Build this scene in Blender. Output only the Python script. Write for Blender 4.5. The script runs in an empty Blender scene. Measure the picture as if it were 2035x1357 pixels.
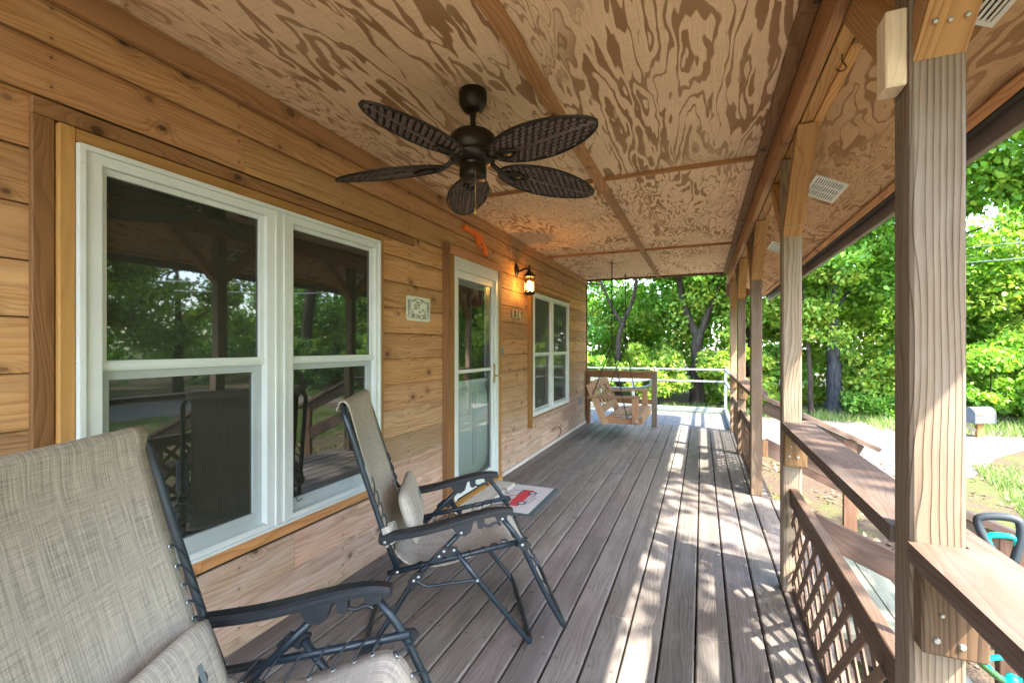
import bpy, math, random
import numpy as np
from mathutils import Vector, Matrix
R = math.radians
random.seed(7); rng = np.random.default_rng(7)
S = bpy.context.scene; COL = S.collection

# ------------------------------------------------------------ camera, sky, sun, exposure
H0 = 1.29                                   # eye height above the deck
cam = bpy.data.cameras.new('camera'); camo = bpy.data.objects.new('camera', cam); COL.objects.link(camo)
cam.sensor_width = 36; cam.lens = 904.4 / 2035 * 36; cam.shift_y = 0.0052; cam.clip_end = 500; cam.clip_start = 0.02
camo.location = (0, 0, H0); camo.rotation_euler = (R(90), 0, math.atan(377.5 / 904.4)); S.camera = camo
SUN = Vector((1.0, -0.60, 1.52)).normalized()
W = bpy.data.worlds.new('World'); S.world = W; W.use_nodes = True
wn = W.node_tree; bg = wn.nodes['Background']
sky = wn.nodes.new('ShaderNodeTexSky'); sky.sky_type = 'NISHITA'; sky.sun_disc = False
sky.sun_elevation = math.asin(SUN.z); sky.sun_rotation = math.atan2(SUN.x, SUN.y); sky.dust_density = 1.6; sky.ozone_density = 1.2
wn.links.new(sky.outputs[0], bg.inputs[0]); bg.inputs[1].default_value = 0.15
sl = bpy.data.lights.new('sun', 'SUN'); sl.energy = 2.0; sl.angle = R(0.6); sl.color = (1, .95, .86)
so = bpy.data.objects.new('sun', sl); COL.objects.link(so); so.rotation_euler = SUN.to_track_quat('Z', 'Y').to_euler()
S.view_settings.view_transform = 'Standard'; S.view_settings.look = 'None'; S.view_settings.gamma = 1
S.view_settings.use_curve_mapping = False; S.view_settings.exposure = 4.0
S.cycles.use_denoising = True
S.cycles.max_bounces = 12; S.cycles.diffuse_bounces = 6; S.cycles.transparent_max_bounces = 12
S.cycles.sample_clamp_indirect = 8

# ------------------------------------------------------------ node helpers and materials
def mk(name):
    m = bpy.data.materials.new(name); m.use_nodes = True
    nt = m.node_tree; return m, nt, nt.nodes['Principled BSDF']
def nd(nt, t, ins=None, out=0, **props):
    n = nt.nodes.new(t)
    for k, v in props.items(): setattr(n, k, v)
    for k, v in (ins or {}).items():
        if isinstance(v, bpy.types.NodeSocket): nt.links.new(v, n.inputs[k])
        else: n.inputs[k].default_value = v
    return n.outputs[out]
def ma(nt, op, a, b=0.0, c=None, clamp=False):
    ins = {0: a, 1: b}
    if c is not None: ins[2] = c
    return nd(nt, 'ShaderNodeMath', ins, operation=op, use_clamp=clamp)
def vm(nt, op, a, b): return nd(nt, 'ShaderNodeVectorMath', {0: a, 1: b}, operation=op)
def mixc(nt, f, a, b, bt='MIX'):
    n = nt.nodes.new('ShaderNodeMix'); n.data_type = 'RGBA'; n.blend_type = bt
    for i, v in ((0, f), (6, a), (7, b)):
        if isinstance(v, bpy.types.NodeSocket): nt.links.new(v, n.inputs[i])
        else: n.inputs[i].default_value = v if not isinstance(v, tuple) or len(v) == 4 else (*v, 1)
    return n.outputs[2]
def mr(nt, v, a, b, c=0.0, d=1.0): return nd(nt, 'ShaderNodeMapRange', {0: v, 1: a, 2: b, 3: c, 4: d})
def noise(nt, vec, scale=1, detail=2, rough=.5, dist=0):
    return nd(nt, 'ShaderNodeTexNoise', {'Vector': vec, 'Scale': scale, 'Detail': detail, 'Roughness': rough, 'Distortion': dist})
def ocoord(nt):
    oc = nd(nt, 'ShaderNodeTexCoord', out=3)
    oi = nt.nodes.new('ShaderNodeObjectInfo')
    rnd = oi.outputs['Random']
    off = nd(nt, 'ShaderNodeCombineXYZ', {0: ma(nt, 'MULTIPLY', rnd, 71.3), 1: ma(nt, 'MULTIPLY', rnd, 13.7), 2: ma(nt, 'MULTIPLY', rnd, 5.1)})
    return oc, vm(nt, 'ADD', oc, off), rnd, oi.outputs['Color']
def bump(nt, b, h, strength=.3, dist=.003):
    o = nd(nt, 'ShaderNodeBump', {'Height': h, 'Strength': strength, 'Distance': dist}); nt.links.new(o, b.inputs['Normal'])
def c4(c): return (*c, 1)

def wood(name, light, dark, freq=95, knots=1.0, rough=.7, ring=.75, fibre=.35, wear=None, bumpk=.35, kscale=(2.6, 3.6), var=.3, warp=.28, nails=None):
    m, nt, b = mk(name)
    oc, P, rnd, ocol = ocoord(nt)
    low = noise(nt, vm(nt, 'MULTIPLY', P, (.9, 3.2, 3.2)), 1.6, 2)
    sx = nd(nt, 'ShaderNodeSeparateXYZ', {0: oc})
    nx = nt.nodes[-1]; yy = nx.outputs[1]; zz = nx.outputs[2]
    # knots: a sparse scatter of cells, stretched along the grain
    vor = nt.nodes.new('ShaderNodeTexVoronoi'); vor.feature = 'F1'; vor.voronoi_dimensions = '2D'
    nt.links.new(vm(nt, 'MULTIPLY', P, (kscale[0], kscale[1], .8)), vor.inputs['Vector']); vor.inputs['Scale'].default_value = 1.6
    kd = vor.outputs['Distance']
    kr = nd(nt, 'ShaderNodeSeparateColor', {0: vor.outputs['Color']})
    has = ma(nt, 'MULTIPLY', ma(nt, 'GREATER_THAN', kr, 1 - .26 * min(knots, 1.5)), mr(nt, nt.nodes[-1].outputs[1] if False else kr, 1 - .26 * min(knots, 1.5), 1, .55, 1))
    pull = ma(nt, 'MULTIPLY', ma(nt, 'POWER', 2.718, ma(nt, 'MULTIPLY', ma(nt, 'POWER', kd, 2), -34)), has)
    wob = noise(nt, vm(nt, 'MULTIPLY', P, (3.5, 14, 14)), 1, 2)
    y2 = ma(nt, 'ADD', ma(nt, 'ADD', yy, ma(nt, 'MULTIPLY', ma(nt, 'SUBTRACT', low, .5), warp)), ma(nt, 'MULTIPLY', ma(nt, 'SUBTRACT', rnd, .5), .16))
    z2 = ma(nt, 'ADD', zz, ma(nt, 'ADD', ma(nt, 'MULTIPLY', rnd, .09), .035))
    r = ma(nt, 'SQRT', ma(nt, 'ADD', ma(nt, 'MULTIPLY', y2, y2), ma(nt, 'MULTIPLY', z2, z2)))
    r = ma(nt, 'ADD', r, ma(nt, 'MULTIPLY', pull, .035))
    ph = ma(nt, 'FRACT', ma(nt, 'ADD', ma(nt, 'MULTIPLY', r, freq), ma(nt, 'MULTIPLY', wob, .9)))
    lw = ma(nt, 'MULTIPLY', ma(nt, 'POWER', ph, 2.2), mr(nt, ph, 1.0, .9, 0, 1))
    fib = noise(nt, vm(nt, 'MULTIPLY', P, (5, 190, 190)), 1, 3, .6)
    str_ = noise(nt, vm(nt, 'MULTIPLY', P, (1.1, 34, 34)), 1, 3, .6)
    blot = noise(nt, vm(nt, 'MULTIPLY', P, (1.4, 5, 5)), 1.3, 3, .6)
    f = ma(nt, 'ADD', ma(nt, 'MULTIPLY', lw, ring), ma(nt, 'MULTIPLY', ma(nt, 'SUBTRACT', fib, .42), fibre * 1.6))
    f = ma(nt, 'ADD', f, ma(nt, 'MULTIPLY', ma(nt, 'SUBTRACT', str_, .45), .9), clamp=True)
    col = mixc(nt, f, c4(light), c4(dark))
    col = mixc(nt, mr(nt, blot, .3, .7, 0, .5), col, tuple(min(1, .62 * x) for x in light), 'MIX')
    if wear:                                    # silvered, bleached patches
        wn_ = noise(nt, vm(nt, 'MULTIPLY', P, (1.7, 6, 6)), 1.9, 4, .65)
        col = mixc(nt, mr(nt, wn_, .46, .66, 0, wear[1]), col, c4(wear[0]))
    ksz = mr(nt, noise(nt, vm(nt, 'MULTIPLY', P, (9, 9, 0)), 1, 1), .3, .7, .5, 1.5)
    kd = ma(nt, 'DIVIDE', kd, ksz)
    kn = ma(nt, 'MULTIPLY', mr(nt, kd, .085, .05, 0, 1), has)
    kn2 = ma(nt, 'MULTIPLY', mr(nt, kd, .26, .06, 0, .55), has)
    col = mixc(nt, kn2, col, tuple(.55 * x for x in dark))
    col = mixc(nt, ma(nt, 'MULTIPLY', kn, .85), col, tuple(.22 * x for x in dark))
    if nails:                                   # rows of nail or screw heads over the framing
        per, off, yl, rad = nails
        wy = nd(nt, 'ShaderNodeSeparateXYZ', {0: nd(nt, 'ShaderNodeNewGeometry')}, 1)
        fy = ma(nt, 'MULTIPLY', ma(nt, 'ABSOLUTE', ma(nt, 'SUBTRACT', ma(nt, 'FRACT', ma(nt, 'ADD', ma(nt, 'DIVIDE', ma(nt, 'SUBTRACT', wy, off), per), .5)), .5)), per)
        dy = ma(nt, 'SUBTRACT', ma(nt, 'ABSOLUTE', yy), yl)
        dd = ma(nt, 'SQRT', ma(nt, 'ADD', ma(nt, 'MULTIPLY', fy, fy), ma(nt, 'MULTIPLY', dy, dy)))
        col = mixc(nt, mr(nt, dd, rad * 4, rad, 0, .3), col, tuple(.6 * x for x in dark))
        col = mixc(nt, mr(nt, dd, rad, rad * .7, 0, .85), col, (.03, .028, .026))
    val = mr(nt, rnd, 0, 1, 1 - var, 1 + var * .7)
    col = mixc(nt, 1.0, col, nd(nt, 'ShaderNodeCombineColor', {0: val, 1: val, 2: val}), 'MULTIPLY')
    col = mixc(nt, 1.0, col, ocol, 'MULTIPLY')
    nt.links.new(col, b.inputs['Base Color'])
    nt.links.new(mr(nt, f, 0, 1, rough - .08, rough + .1), b.inputs['Roughness'])
    b.inputs['Specular IOR Level'].default_value = .3
    bump(nt, b, ma(nt, 'ADD', ma(nt, 'MULTIPLY', f, -.6), ma(nt, 'MULTIPLY', kn, -.5)), bumpk, .004)
    return m

def plywood(name, light, dark, k=1.0, nc=11):
    m, nt, b = mk(name)
    oc, P, rnd, ocol = ocoord(nt)
    P = vm(nt, 'MULTIPLY', P, nd(nt, 'ShaderNodeCombineXYZ', {0: mr(nt, rnd, 0, 1, .75, 1.25), 1: mr(nt, rnd, 0, 1, 1.15, .85), 2: 1.0}))
    wp = noise(nt, vm(nt, 'MULTIPLY', P, (2.2, 5, 1)), 1, 3, .6)
    Pw = vm(nt, 'ADD', P, nd(nt, 'ShaderNodeCombineXYZ', {0: ma(nt, 'MULTIPLY', wp, .10), 1: ma(nt, 'MULTIPLY', wp, .09), 2: 0.0}))
    a = noise(nt, vm(nt, 'MULTIPLY', Pw, (.62 * k, 3.3, .5)), 1.5, 3.0, .55, .3)
    c = ma(nt, 'MULTIPLY', a, nc)
    tri = ma(nt, 'ABSOLUTE', ma(nt, 'SUBTRACT', ma(nt, 'FRACT', c), .5))
    thn = noise(nt, vm(nt, 'MULTIPLY', P, (2.2, 4.2, 1)), 1.2, 2)
    th = mr(nt, thn, .34, .64, .475, .20)
    jag = noise(nt, vm(nt, 'MULTIPLY', P, (14, 60, 1)), 1, 2)
    tj = ma(nt, 'ADD', tri, ma(nt, 'MULTIPLY', ma(nt, 'SUBTRACT', jag, .5), .13))
    f = nd(nt, 'ShaderNodeMapRange', {0: ma(nt, 'SUBTRACT', tj, th), 1: -.015, 2: .03, 3: 0.0, 4: 1.0})
    tri2 = ma(nt, 'ABSOLUTE', ma(nt, 'SUBTRACT', ma(nt, 'FRACT', ma(nt, 'MULTIPLY', a, nc * 2.3)), .5))
    f2 = nd(nt, 'ShaderNodeMapRange', {0: ma(nt, 'ADD', tri2, ma(nt, 'MULTIPLY', ma(nt, 'SUBTRACT', jag, .5), .1)), 1: .33, 2: .42, 3: 0.0, 4: .85})
    sel = mr(nt, noise(nt, vm(nt, 'MULTIPLY', P, (.8, 1.5, 1)), 1.1, 2), .50, .62)
    f = nd(nt, 'ShaderNodeMix', {0: sel, 2: f, 3: f2})
    fib = noise(nt, vm(nt, 'MULTIPLY', P, (7, 220, 1)), 1, 3, .6)
    chk = noise(nt, vm(nt, 'MULTIPLY', P, (160, 6, 1)), 1, 2, .5)
    blot = noise(nt, P, 1.7, 4, .6)
    col = mixc(nt, f, c4(light), c4(dark))
    edge = ma(nt, 'MULTIPLY', mr(nt, ma(nt, 'ABSOLUTE', ma(nt, 'SUBTRACT', tj, th)), .035, .0, 0, .45), ma(nt, 'SUBTRACT', 1.0, sel))
    col = mixc(nt, edge, col, tuple(.62 * x for x in dark))
    col = mixc(nt, mr(nt, fib, .35, .75, 0, .32), col, tuple(.75 * x for x in dark))
    col = mixc(nt, mr(nt, chk, .55, .8, 0, .3), col, tuple(.8 * x for x in dark))
    col = mixc(nt, mr(nt, blot, .4, .75, 0, .45), col, tuple(.72 * x for x in light))
    vor = nt.nodes.new('ShaderNodeTexVoronoi'); nt.links.new(vm(nt, 'MULTIPLY', P, (3.0, 7, 1)), vor.inputs[0])
    pn = mr(nt, vor.outputs[0], .045, .02, 0, .8)
    col = mixc(nt, pn, col, tuple(.3 * x for x in dark))
    col = mixc(nt, 1.0, col, ocol, 'MULTIPLY')
    nt.links.new(col, b.inputs['Base Color']); b.inputs['Roughness'].default_value = .8; b.inputs['Specular IOR Level'].default_value = .2
    bump(nt, b, ma(nt, 'ADD', ma(nt, 'MULTIPLY', f, -.5), ma(nt, 'MULTIPLY', fib, .5)), .3, .002)
    return m

def plain(name, col, rough=.5, metal=0.0, nscale=0, namt=.25, bumpk=0, spec=.5):
    m, nt, b = mk(name)
    b.inputs['Base Color'].default_value = c4(col); b.inputs['Roughness'].default_value = rough; b.inputs['Metallic'].default_value = metal
    b.inputs['Specular IOR Level'].default_value = spec
    if nscale:
        oc = nd(nt, 'ShaderNodeTexCoord', out=3)
        n = noise(nt, oc, nscale, 4, .65)
        c = mixc(nt, mr(nt, n, .35, .75, 0, 1), c4(col), tuple(x * (1 - namt) for x in col))
        nt.links.new(c, b.inputs['Base Color'])
        nt.links.new(mr(nt, n, .3, .7, rough - .1, min(1, rough + .12)), b.inputs['Roughness'])
        if bumpk: bump(nt, b, n, bumpk, .002)
    return m

def glass(name, tint, ior=1.9, clear=0.0, screen=0, scol=(.055, .058, .045, 1)):
    m, nt, b = mk(name); out = nt.nodes['Material Output']
    b.inputs['Base Color'].default_value = c4(tint); b.inputs['Roughness'].default_value = .02; b.inputs['IOR'].default_value = ior
    oc = nd(nt, 'ShaderNodeTexCoord', out=3)
    n = noise(nt, oc, 2.3, 2)
    if not clear: bump(nt, b, n, .06, .01)
    sh = b.outputs[0]
    if screen:                                   # insect screen: fine grey wire grid in front of the pane
        d = nd(nt, 'ShaderNodeBsdfDiffuse', {0: scol})
        sh = nd(nt, 'ShaderNodeMixShader', {0: screen, 1: sh, 2: d})
    if clear:
        t = nd(nt, 'ShaderNodeBsdfTransparent', {0: (.95, .97, .97, 1)})
        g = nd(nt, 'ShaderNodeBsdfGlossy', {0: (1, 1, 1, 1), 1: .015})
        fr = nd(nt, 'ShaderNodeFresnel', {0: ior})
        sh = nd(nt, 'ShaderNodeMixShader', {0: fr, 1: t, 2: g})
    nt.links.new(sh, out.inputs[0]); return m

def leafmat(name, cols, trans=.46):
    m, nt, b = mk(name); out = nt.nodes['Material Output']
    rpi = nt.nodes.new('ShaderNodeNewGeometry').outputs['Random Per Island']
    cr = nt.nodes.new('ShaderNodeValToRGB'); e = cr.color_ramp
    while len(e.elements) < len(cols): e.elements.new(.5)
    for i, c in enumerate(cols): e.elements[i].position = i / (len(cols) - 1); e.elements[i].color = c4(c)
    nt.links.new(rpi, cr.inputs[0])
    oc = nd(nt, 'ShaderNodeTexCoord', out=3)
    n = noise(nt, oc, .7, 3)
    col = mixc(nt, mr(nt, n, .35, .7, 0, .5), cr.outputs[0], tuple(x * .7 for x in cols[0]))
    nt.links.new(col, b.inputs['Base Color']); b.inputs['Roughness'].default_value = .45; b.inputs['Specular IOR Level'].default_value = .35
    t = nd(nt, 'ShaderNodeBsdfTranslucent', {0: mixc(nt, 1.0, col, (1.15, 1.25, .55), 'MULTIPLY')})
    nt.links.new(nd(nt, 'ShaderNodeMixShader', {0: trans, 1: b.outputs[0], 2: t}), out.inputs[0])
    return m

def fabric(name, light, dark):
    m, nt, b = mk(name)
    uv = nd(nt, 'ShaderNodeTexCoord', out=2)
    a = noise(nt, vm(nt, 'MULTIPLY', uv, (420, 5, 1)), 1, 3, .75)
    c = noise(nt, vm(nt, 'MULTIPLY', uv, (14, 420, 1)), 1, 3, .7)
    st = noise(nt, uv, 9, 3)
    f = ma(nt, 'ADD', mr(nt, a, .40, .62, 0, .62), mr(nt, c, .42, .64, 0, .42))
    col = mixc(nt, f, c4(light), c4(dark))
    col = mixc(nt, mr(nt, st, .4, .75, 0, .3), col, tuple(.7 * x for x in light))
    nt.links.new(col, b.inputs['Base Color']); b.inputs['Roughness'].default_value = .85; b.inputs['Specular IOR Level'].default_value = .2
    bump(nt, b, ma(nt, 'ADD', a, c), .4, .002)
    t = nd(nt, 'ShaderNodeBsdfTranslucent', {0: col})
    nt.links.new(nd(nt, 'ShaderNodeMixShader', {0: .16, 1: b.outputs[0], 2: t}), nt.nodes['Material Output'].inputs[0])
    return m

def groundmat():
    m, nt, b = mk('yard_soil')
    oc = nd(nt, 'ShaderNodeTexCoord', out=3)
    n1 = noise(nt, oc, .55, 5, .6); n2 = noise(nt, oc, 7, 5, .7); n3 = noise(nt, oc, 45, 3, .7)
    dirt = mixc(nt, n2, (.125, .09, .062, 1), (.046, .033, .023, 1))
    grass = mixc(nt, n2, (.045, .08, .018, 1), (.11, .10, .042, 1))
    col = mixc(nt, mr(nt, ma(nt, 'ADD', n1, ma(nt, 'MULTIPLY', ma(nt, 'SUBTRACT', n2, .5), .5)), .46, .58), dirt, grass)
    col = mixc(nt, mr(nt, n3, .5, .8, 0, .6), col, (.09, .06, .04))
    nt.links.new(col, b.inputs['Base Color']); b.inputs['Roughness'].default_value = .95; b.inputs['Specular IOR Level'].default_value = .1
    bump(nt, b, ma(nt, 'ADD', n2, n3), .8, .03); return m
def gravelmat():
    m, nt, b = mk('pale_gravel')
    oc = nd(nt, 'ShaderNodeTexCoord', out=3)
    v = nt.nodes.new('ShaderNodeTexVoronoi'); v.inputs['Scale'].default_value = 28; nt.links.new(oc, v.inputs[0])
    n = noise(nt, oc, .9, 5, .65); n2 = noise(nt, oc, 22, 4, .7)
    g = nd(nt, 'ShaderNodeSeparateColor', {0: v.outputs['Color']})
    col = mixc(nt, g, (.14, .122, .10, 1), (.078, .069, .06, 1))
    col = mixc(nt, mr(nt, n, .45, .7, 0, .55), col, (.17, .135, .10))
    col = mixc(nt, mr(nt, n2, .55, .75, 0, .5), col, (.15, .12, .09))
    nt.links.new(col, b.inputs['Base Color']); b.inputs['Roughness'].default_value = .95
    bump(nt, b, ma(nt, 'ADD', v.outputs['Distance'], n2), .7, .02); return m
def barkmat(name, a, b_):
    m, nt, b = mk(name)
    oc = nd(nt, 'ShaderNodeTexCoord', out=3)
    n = noise(nt, vm(nt, 'MULTIPLY', oc, (18, 18, 3.2)), 1, 5, .7, .4); n2 = noise(nt, oc, 1.6, 3)
    col = mixc(nt, mr(nt, n, .35, .65), c4(b_), c4(a)); b.inputs['Specular IOR Level'].default_value = .08; col = mixc(nt, mr(nt, n2, .5, .7, 0, .35), col, (.07, .075, .045))
    nt.links.new(col, b.inputs['Base Color']); b.inputs['Roughness'].default_value = .95
    bump(nt, b, n, .9, .03); return m

M = {}
M['siding'] = wood('cedar_siding', (.51, .278, .118), (.21, .093, .033), freq=85, knots=1.0, wear=((.50, .31, .165), .35), ring=.75, fibre=.8, var=.2, warp=.19, nails=(.61, .13, .045, .0042), kscale=(2.8, 4.2))
M['beam'] = wood('amber_framing_lumber', (.42, .235, .085), (.21, .10, .03), freq=75, knots=.5, ring=.85)
M['trim'] = wood('brown_trim_lumber', (.34, .185, .085), (.16, .075, .032), freq=80, knots=.7, ring=.8)
M['casing'] = wood('golden_stained_casing', (.44, .235, .07), (.26, .125, .03), freq=70, knots=.4, ring=.5)
M['post'] = wood('weathered_post_lumber', (.25, .187, .125), (.066, .044, .028), freq=95, knots=.25, ring=1.0, fibre=.3, wear=((.245, .212, .168), .5), bumpk=.7, warp=.17)
M['rail'] = wood('brown_stained_rail_lumber', (.128, .084, .058), (.070, .043, .028), freq=95, knots=.3, ring=.7, wear=((.148, .116, .094), .6), warp=.2)
M['lattice'] = wood('brown_stained_lattice', (.17, .105, .066), (.095, .055, .032), freq=70, knots=.1, ring=.5)
M['deck'] = wood('worn_stained_decking', (.186, .158, .136), (.080, .065, .055), freq=150, knots=.15, ring=.7, fibre=.5, rough=.6, wear=((.225, .198, .174), .6), bumpk=.6, var=.16, warp=.15, nails=(.6, .02, .045, .004))
M['tread'] = wood('mossy_grey_tread', (.17, .168, .125), (.085, .092, .06), freq=60, knots=.3, wear=((.19, .21, .15), .6))
M['greywood'] = wood('grey_weathered_wood', (.40, .36, .31), (.24, .21, .175), freq=60, knots=.3, ring=.5)
M['swing'] = wood('pale_cedar_swing', (.36, .225, .125), (.22, .125, .06), freq=60, knots=.3, ring=.5)
M['cleat'] = wood('pale_pine_offcut', (.62, .50, .33), (.42, .30, .17), freq=55, knots=0, ring=.5)
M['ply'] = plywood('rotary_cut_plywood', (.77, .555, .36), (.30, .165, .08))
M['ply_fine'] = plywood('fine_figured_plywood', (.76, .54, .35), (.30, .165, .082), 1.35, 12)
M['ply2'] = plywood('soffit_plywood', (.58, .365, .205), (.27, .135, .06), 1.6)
M['vinyl'] = plain('white_vinyl', (.56, .595, .555), .35, 0, 6, .10)
M['vinyl2'] = plain('grey_white_sash', (.36, .40, .385), .4, 0, 6, .15)
M['doorwhite'] = plain('white_door_paint', (.72, .82, .86), .35, 0, 4, .06)
M['pane'] = glass('screened_window_glass', (.012, .014, .010), 2.05, 0, .26)
M['pane2'] = glass('screened_far_window_glass', (.012, .014, .010), 1.8, 0, .62, (.085, .092, .082, 1))
M['stormglass'] = glass('storm_door_glass', (1, 1, 1), 2.1, 1)
M['black'] = plain('black_backing', (.012, .011, .009), .9)
M['steel'] = plain('navy_black_powder_coat', (.009, .018, .026), .38, 0, 14, .3)
M['armpad'] = plain('black_plastic_arm', (.010, .0125, .015), .5, 0, 10, .3)
M['rivet'] = plain('zinc_rivet', (.42, .44, .43), .4, .85)
M['cord'] = plain('black_bungee_cord', (.014, .02, .024), .7)
M['sling'] = fabric('tan_textilene', (.64, .565, .46), (.19, .165, .14))
M['fan'] = plain('oil_rubbed_bronze', (.030, .024, .016), .38, .55, 9, .35)
M['wicker'] = plain('dark_brown_wicker', (.115, .078, .062), .5, 0, 30, .5)
M['wickerback'] = plain('wicker_shadow_backing', (.022, .014, .011), .7)
M['brass'] = plain('aged_brass', (.50, .34, .10), .35, .8, 12, .3)
M['digit'] = plain('pale_brass_digit', (.60, .56, .34), .45, .1)
M['iron'] = plain('black_iron', (.018, .015, .012), .5, .3)
M['chain'] = plain('dark_steel_chain', (.05, .045, .04), .45, .8)
M['orange'] = plain('orange_plastic', (.78, .16, .02), .4)
M['signtin'] = plain('cream_tin', (.60, .64, .50), .5, 0, 5, .15)
M['ink'] = plain('grey_ink', (.07, .075, .055), .7)
M['inkgrey'] = plain('pale_grey_ink', (.24, .26, .22), .7)
M['matgrey'] = plain('pale_mat_pile', (.52, .49, .47), .95, 0, 160, .25, .5)
M['matrubber'] = plain('slate_rubber', (.06, .085, .09), .8)
M['matred'] = plain('red_mat_print', (.55, .035, .045), .9, 0, 160, .3)
M['matdark'] = plain('dark_mat_print', (.05, .055, .09), .9)
M['alu'] = plain('galvanised_rail', (.22, .245, .245), .45, .35, 8, .2)
M['rampgrey'] = plain('grey_painted_ramp', (.105, .112, .118), .8, 0, 5, .25, .3)
M['ventwhite'] = plain('white_vent_enamel', (.70, .70, .66), .4, 0, 7, .12)
M['ventdark'] = plain('vent_shadow', (.05, .045, .035), .8)
M['fascia'] = plain('grey_brown_fascia', (.20, .165, .145), .6, 0, 3, .2)
M['gapdark'] = plain('dark_rafter_gap', (.02, .016, .013), .9)
M['shingle'] = plain('grey_shingle', (.12, .115, .11), .9, 0, 20, .4)
M['galv'] = plain('galvanised_mailbox', (.11, .12, .135), .5, .2, 6, .25)
M['white'] = plain('white_sticker', (.75, .75, .72), .6)
M['red'] = plain('red_flag', (.60, .09, .05), .5)
M['teal'] = plain('teal_plastic', (.0, .50, .42), .35)
M['gripblack'] = plain('black_rubber_grip', (.02, .028, .035), .6)
M['green'] = plain('dark_green_plastic', (.03, .09, .03), .5)
M['wire'] = plain('power_line', (.62, .62, .60), .5)
M['leafA'] = leafmat('maple_leaf', [(0.098, 0.224, 0.025), (0.161, 0.336, 0.035), (0.253, 0.448, 0.050), (0.414, 0.560, 0.080)])
M['leafB'] = leafmat('oak_leaf', [(0.075, 0.190, 0.022), (0.127, 0.291, 0.035), (0.196, 0.381, 0.050), (0.322, 0.470, 0.070)])
M['leafC'] = leafmat('yellow_green_leaf', [(0.115, 0.224, 0.025), (0.207, 0.358, 0.040), (0.322, 0.448, 0.060), (0.483, 0.515, 0.070)], .4)
M['leafD'] = leafmat('deep_green_leaf', [(0.052, 0.157, 0.030), (0.081, 0.224, 0.040), (0.127, 0.291, 0.050), (0.218, 0.370, 0.070)])
M['grass'] = leafmat('grass_blade', [(.06, .15, .02), (.12, .24, .04), (.24, .28, .09), (.38, .33, .17)], .25)
M['litter'] = leafmat('dry_leaf', [(.14, .08, .04), (.24, .15, .08), (.34, .24, .14), (.18, .12, .07)], .1)
M['litter2'] = leafmat('pale_fleck', [(.45, .38, .28), (.6, .55, .48), (.3, .22, .14), (.55, .5, .45)], .05)
M['bark'] = barkmat('grey_brown_bark', (.075, .056, .044), (.022, .017, .014))
M['bark2'] = barkmat('slate_grey_bark', (.085, .083, .085), (.026, .026, .029))
M['soil'] = groundmat(); M['gravel'] = gravelmat()

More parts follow.
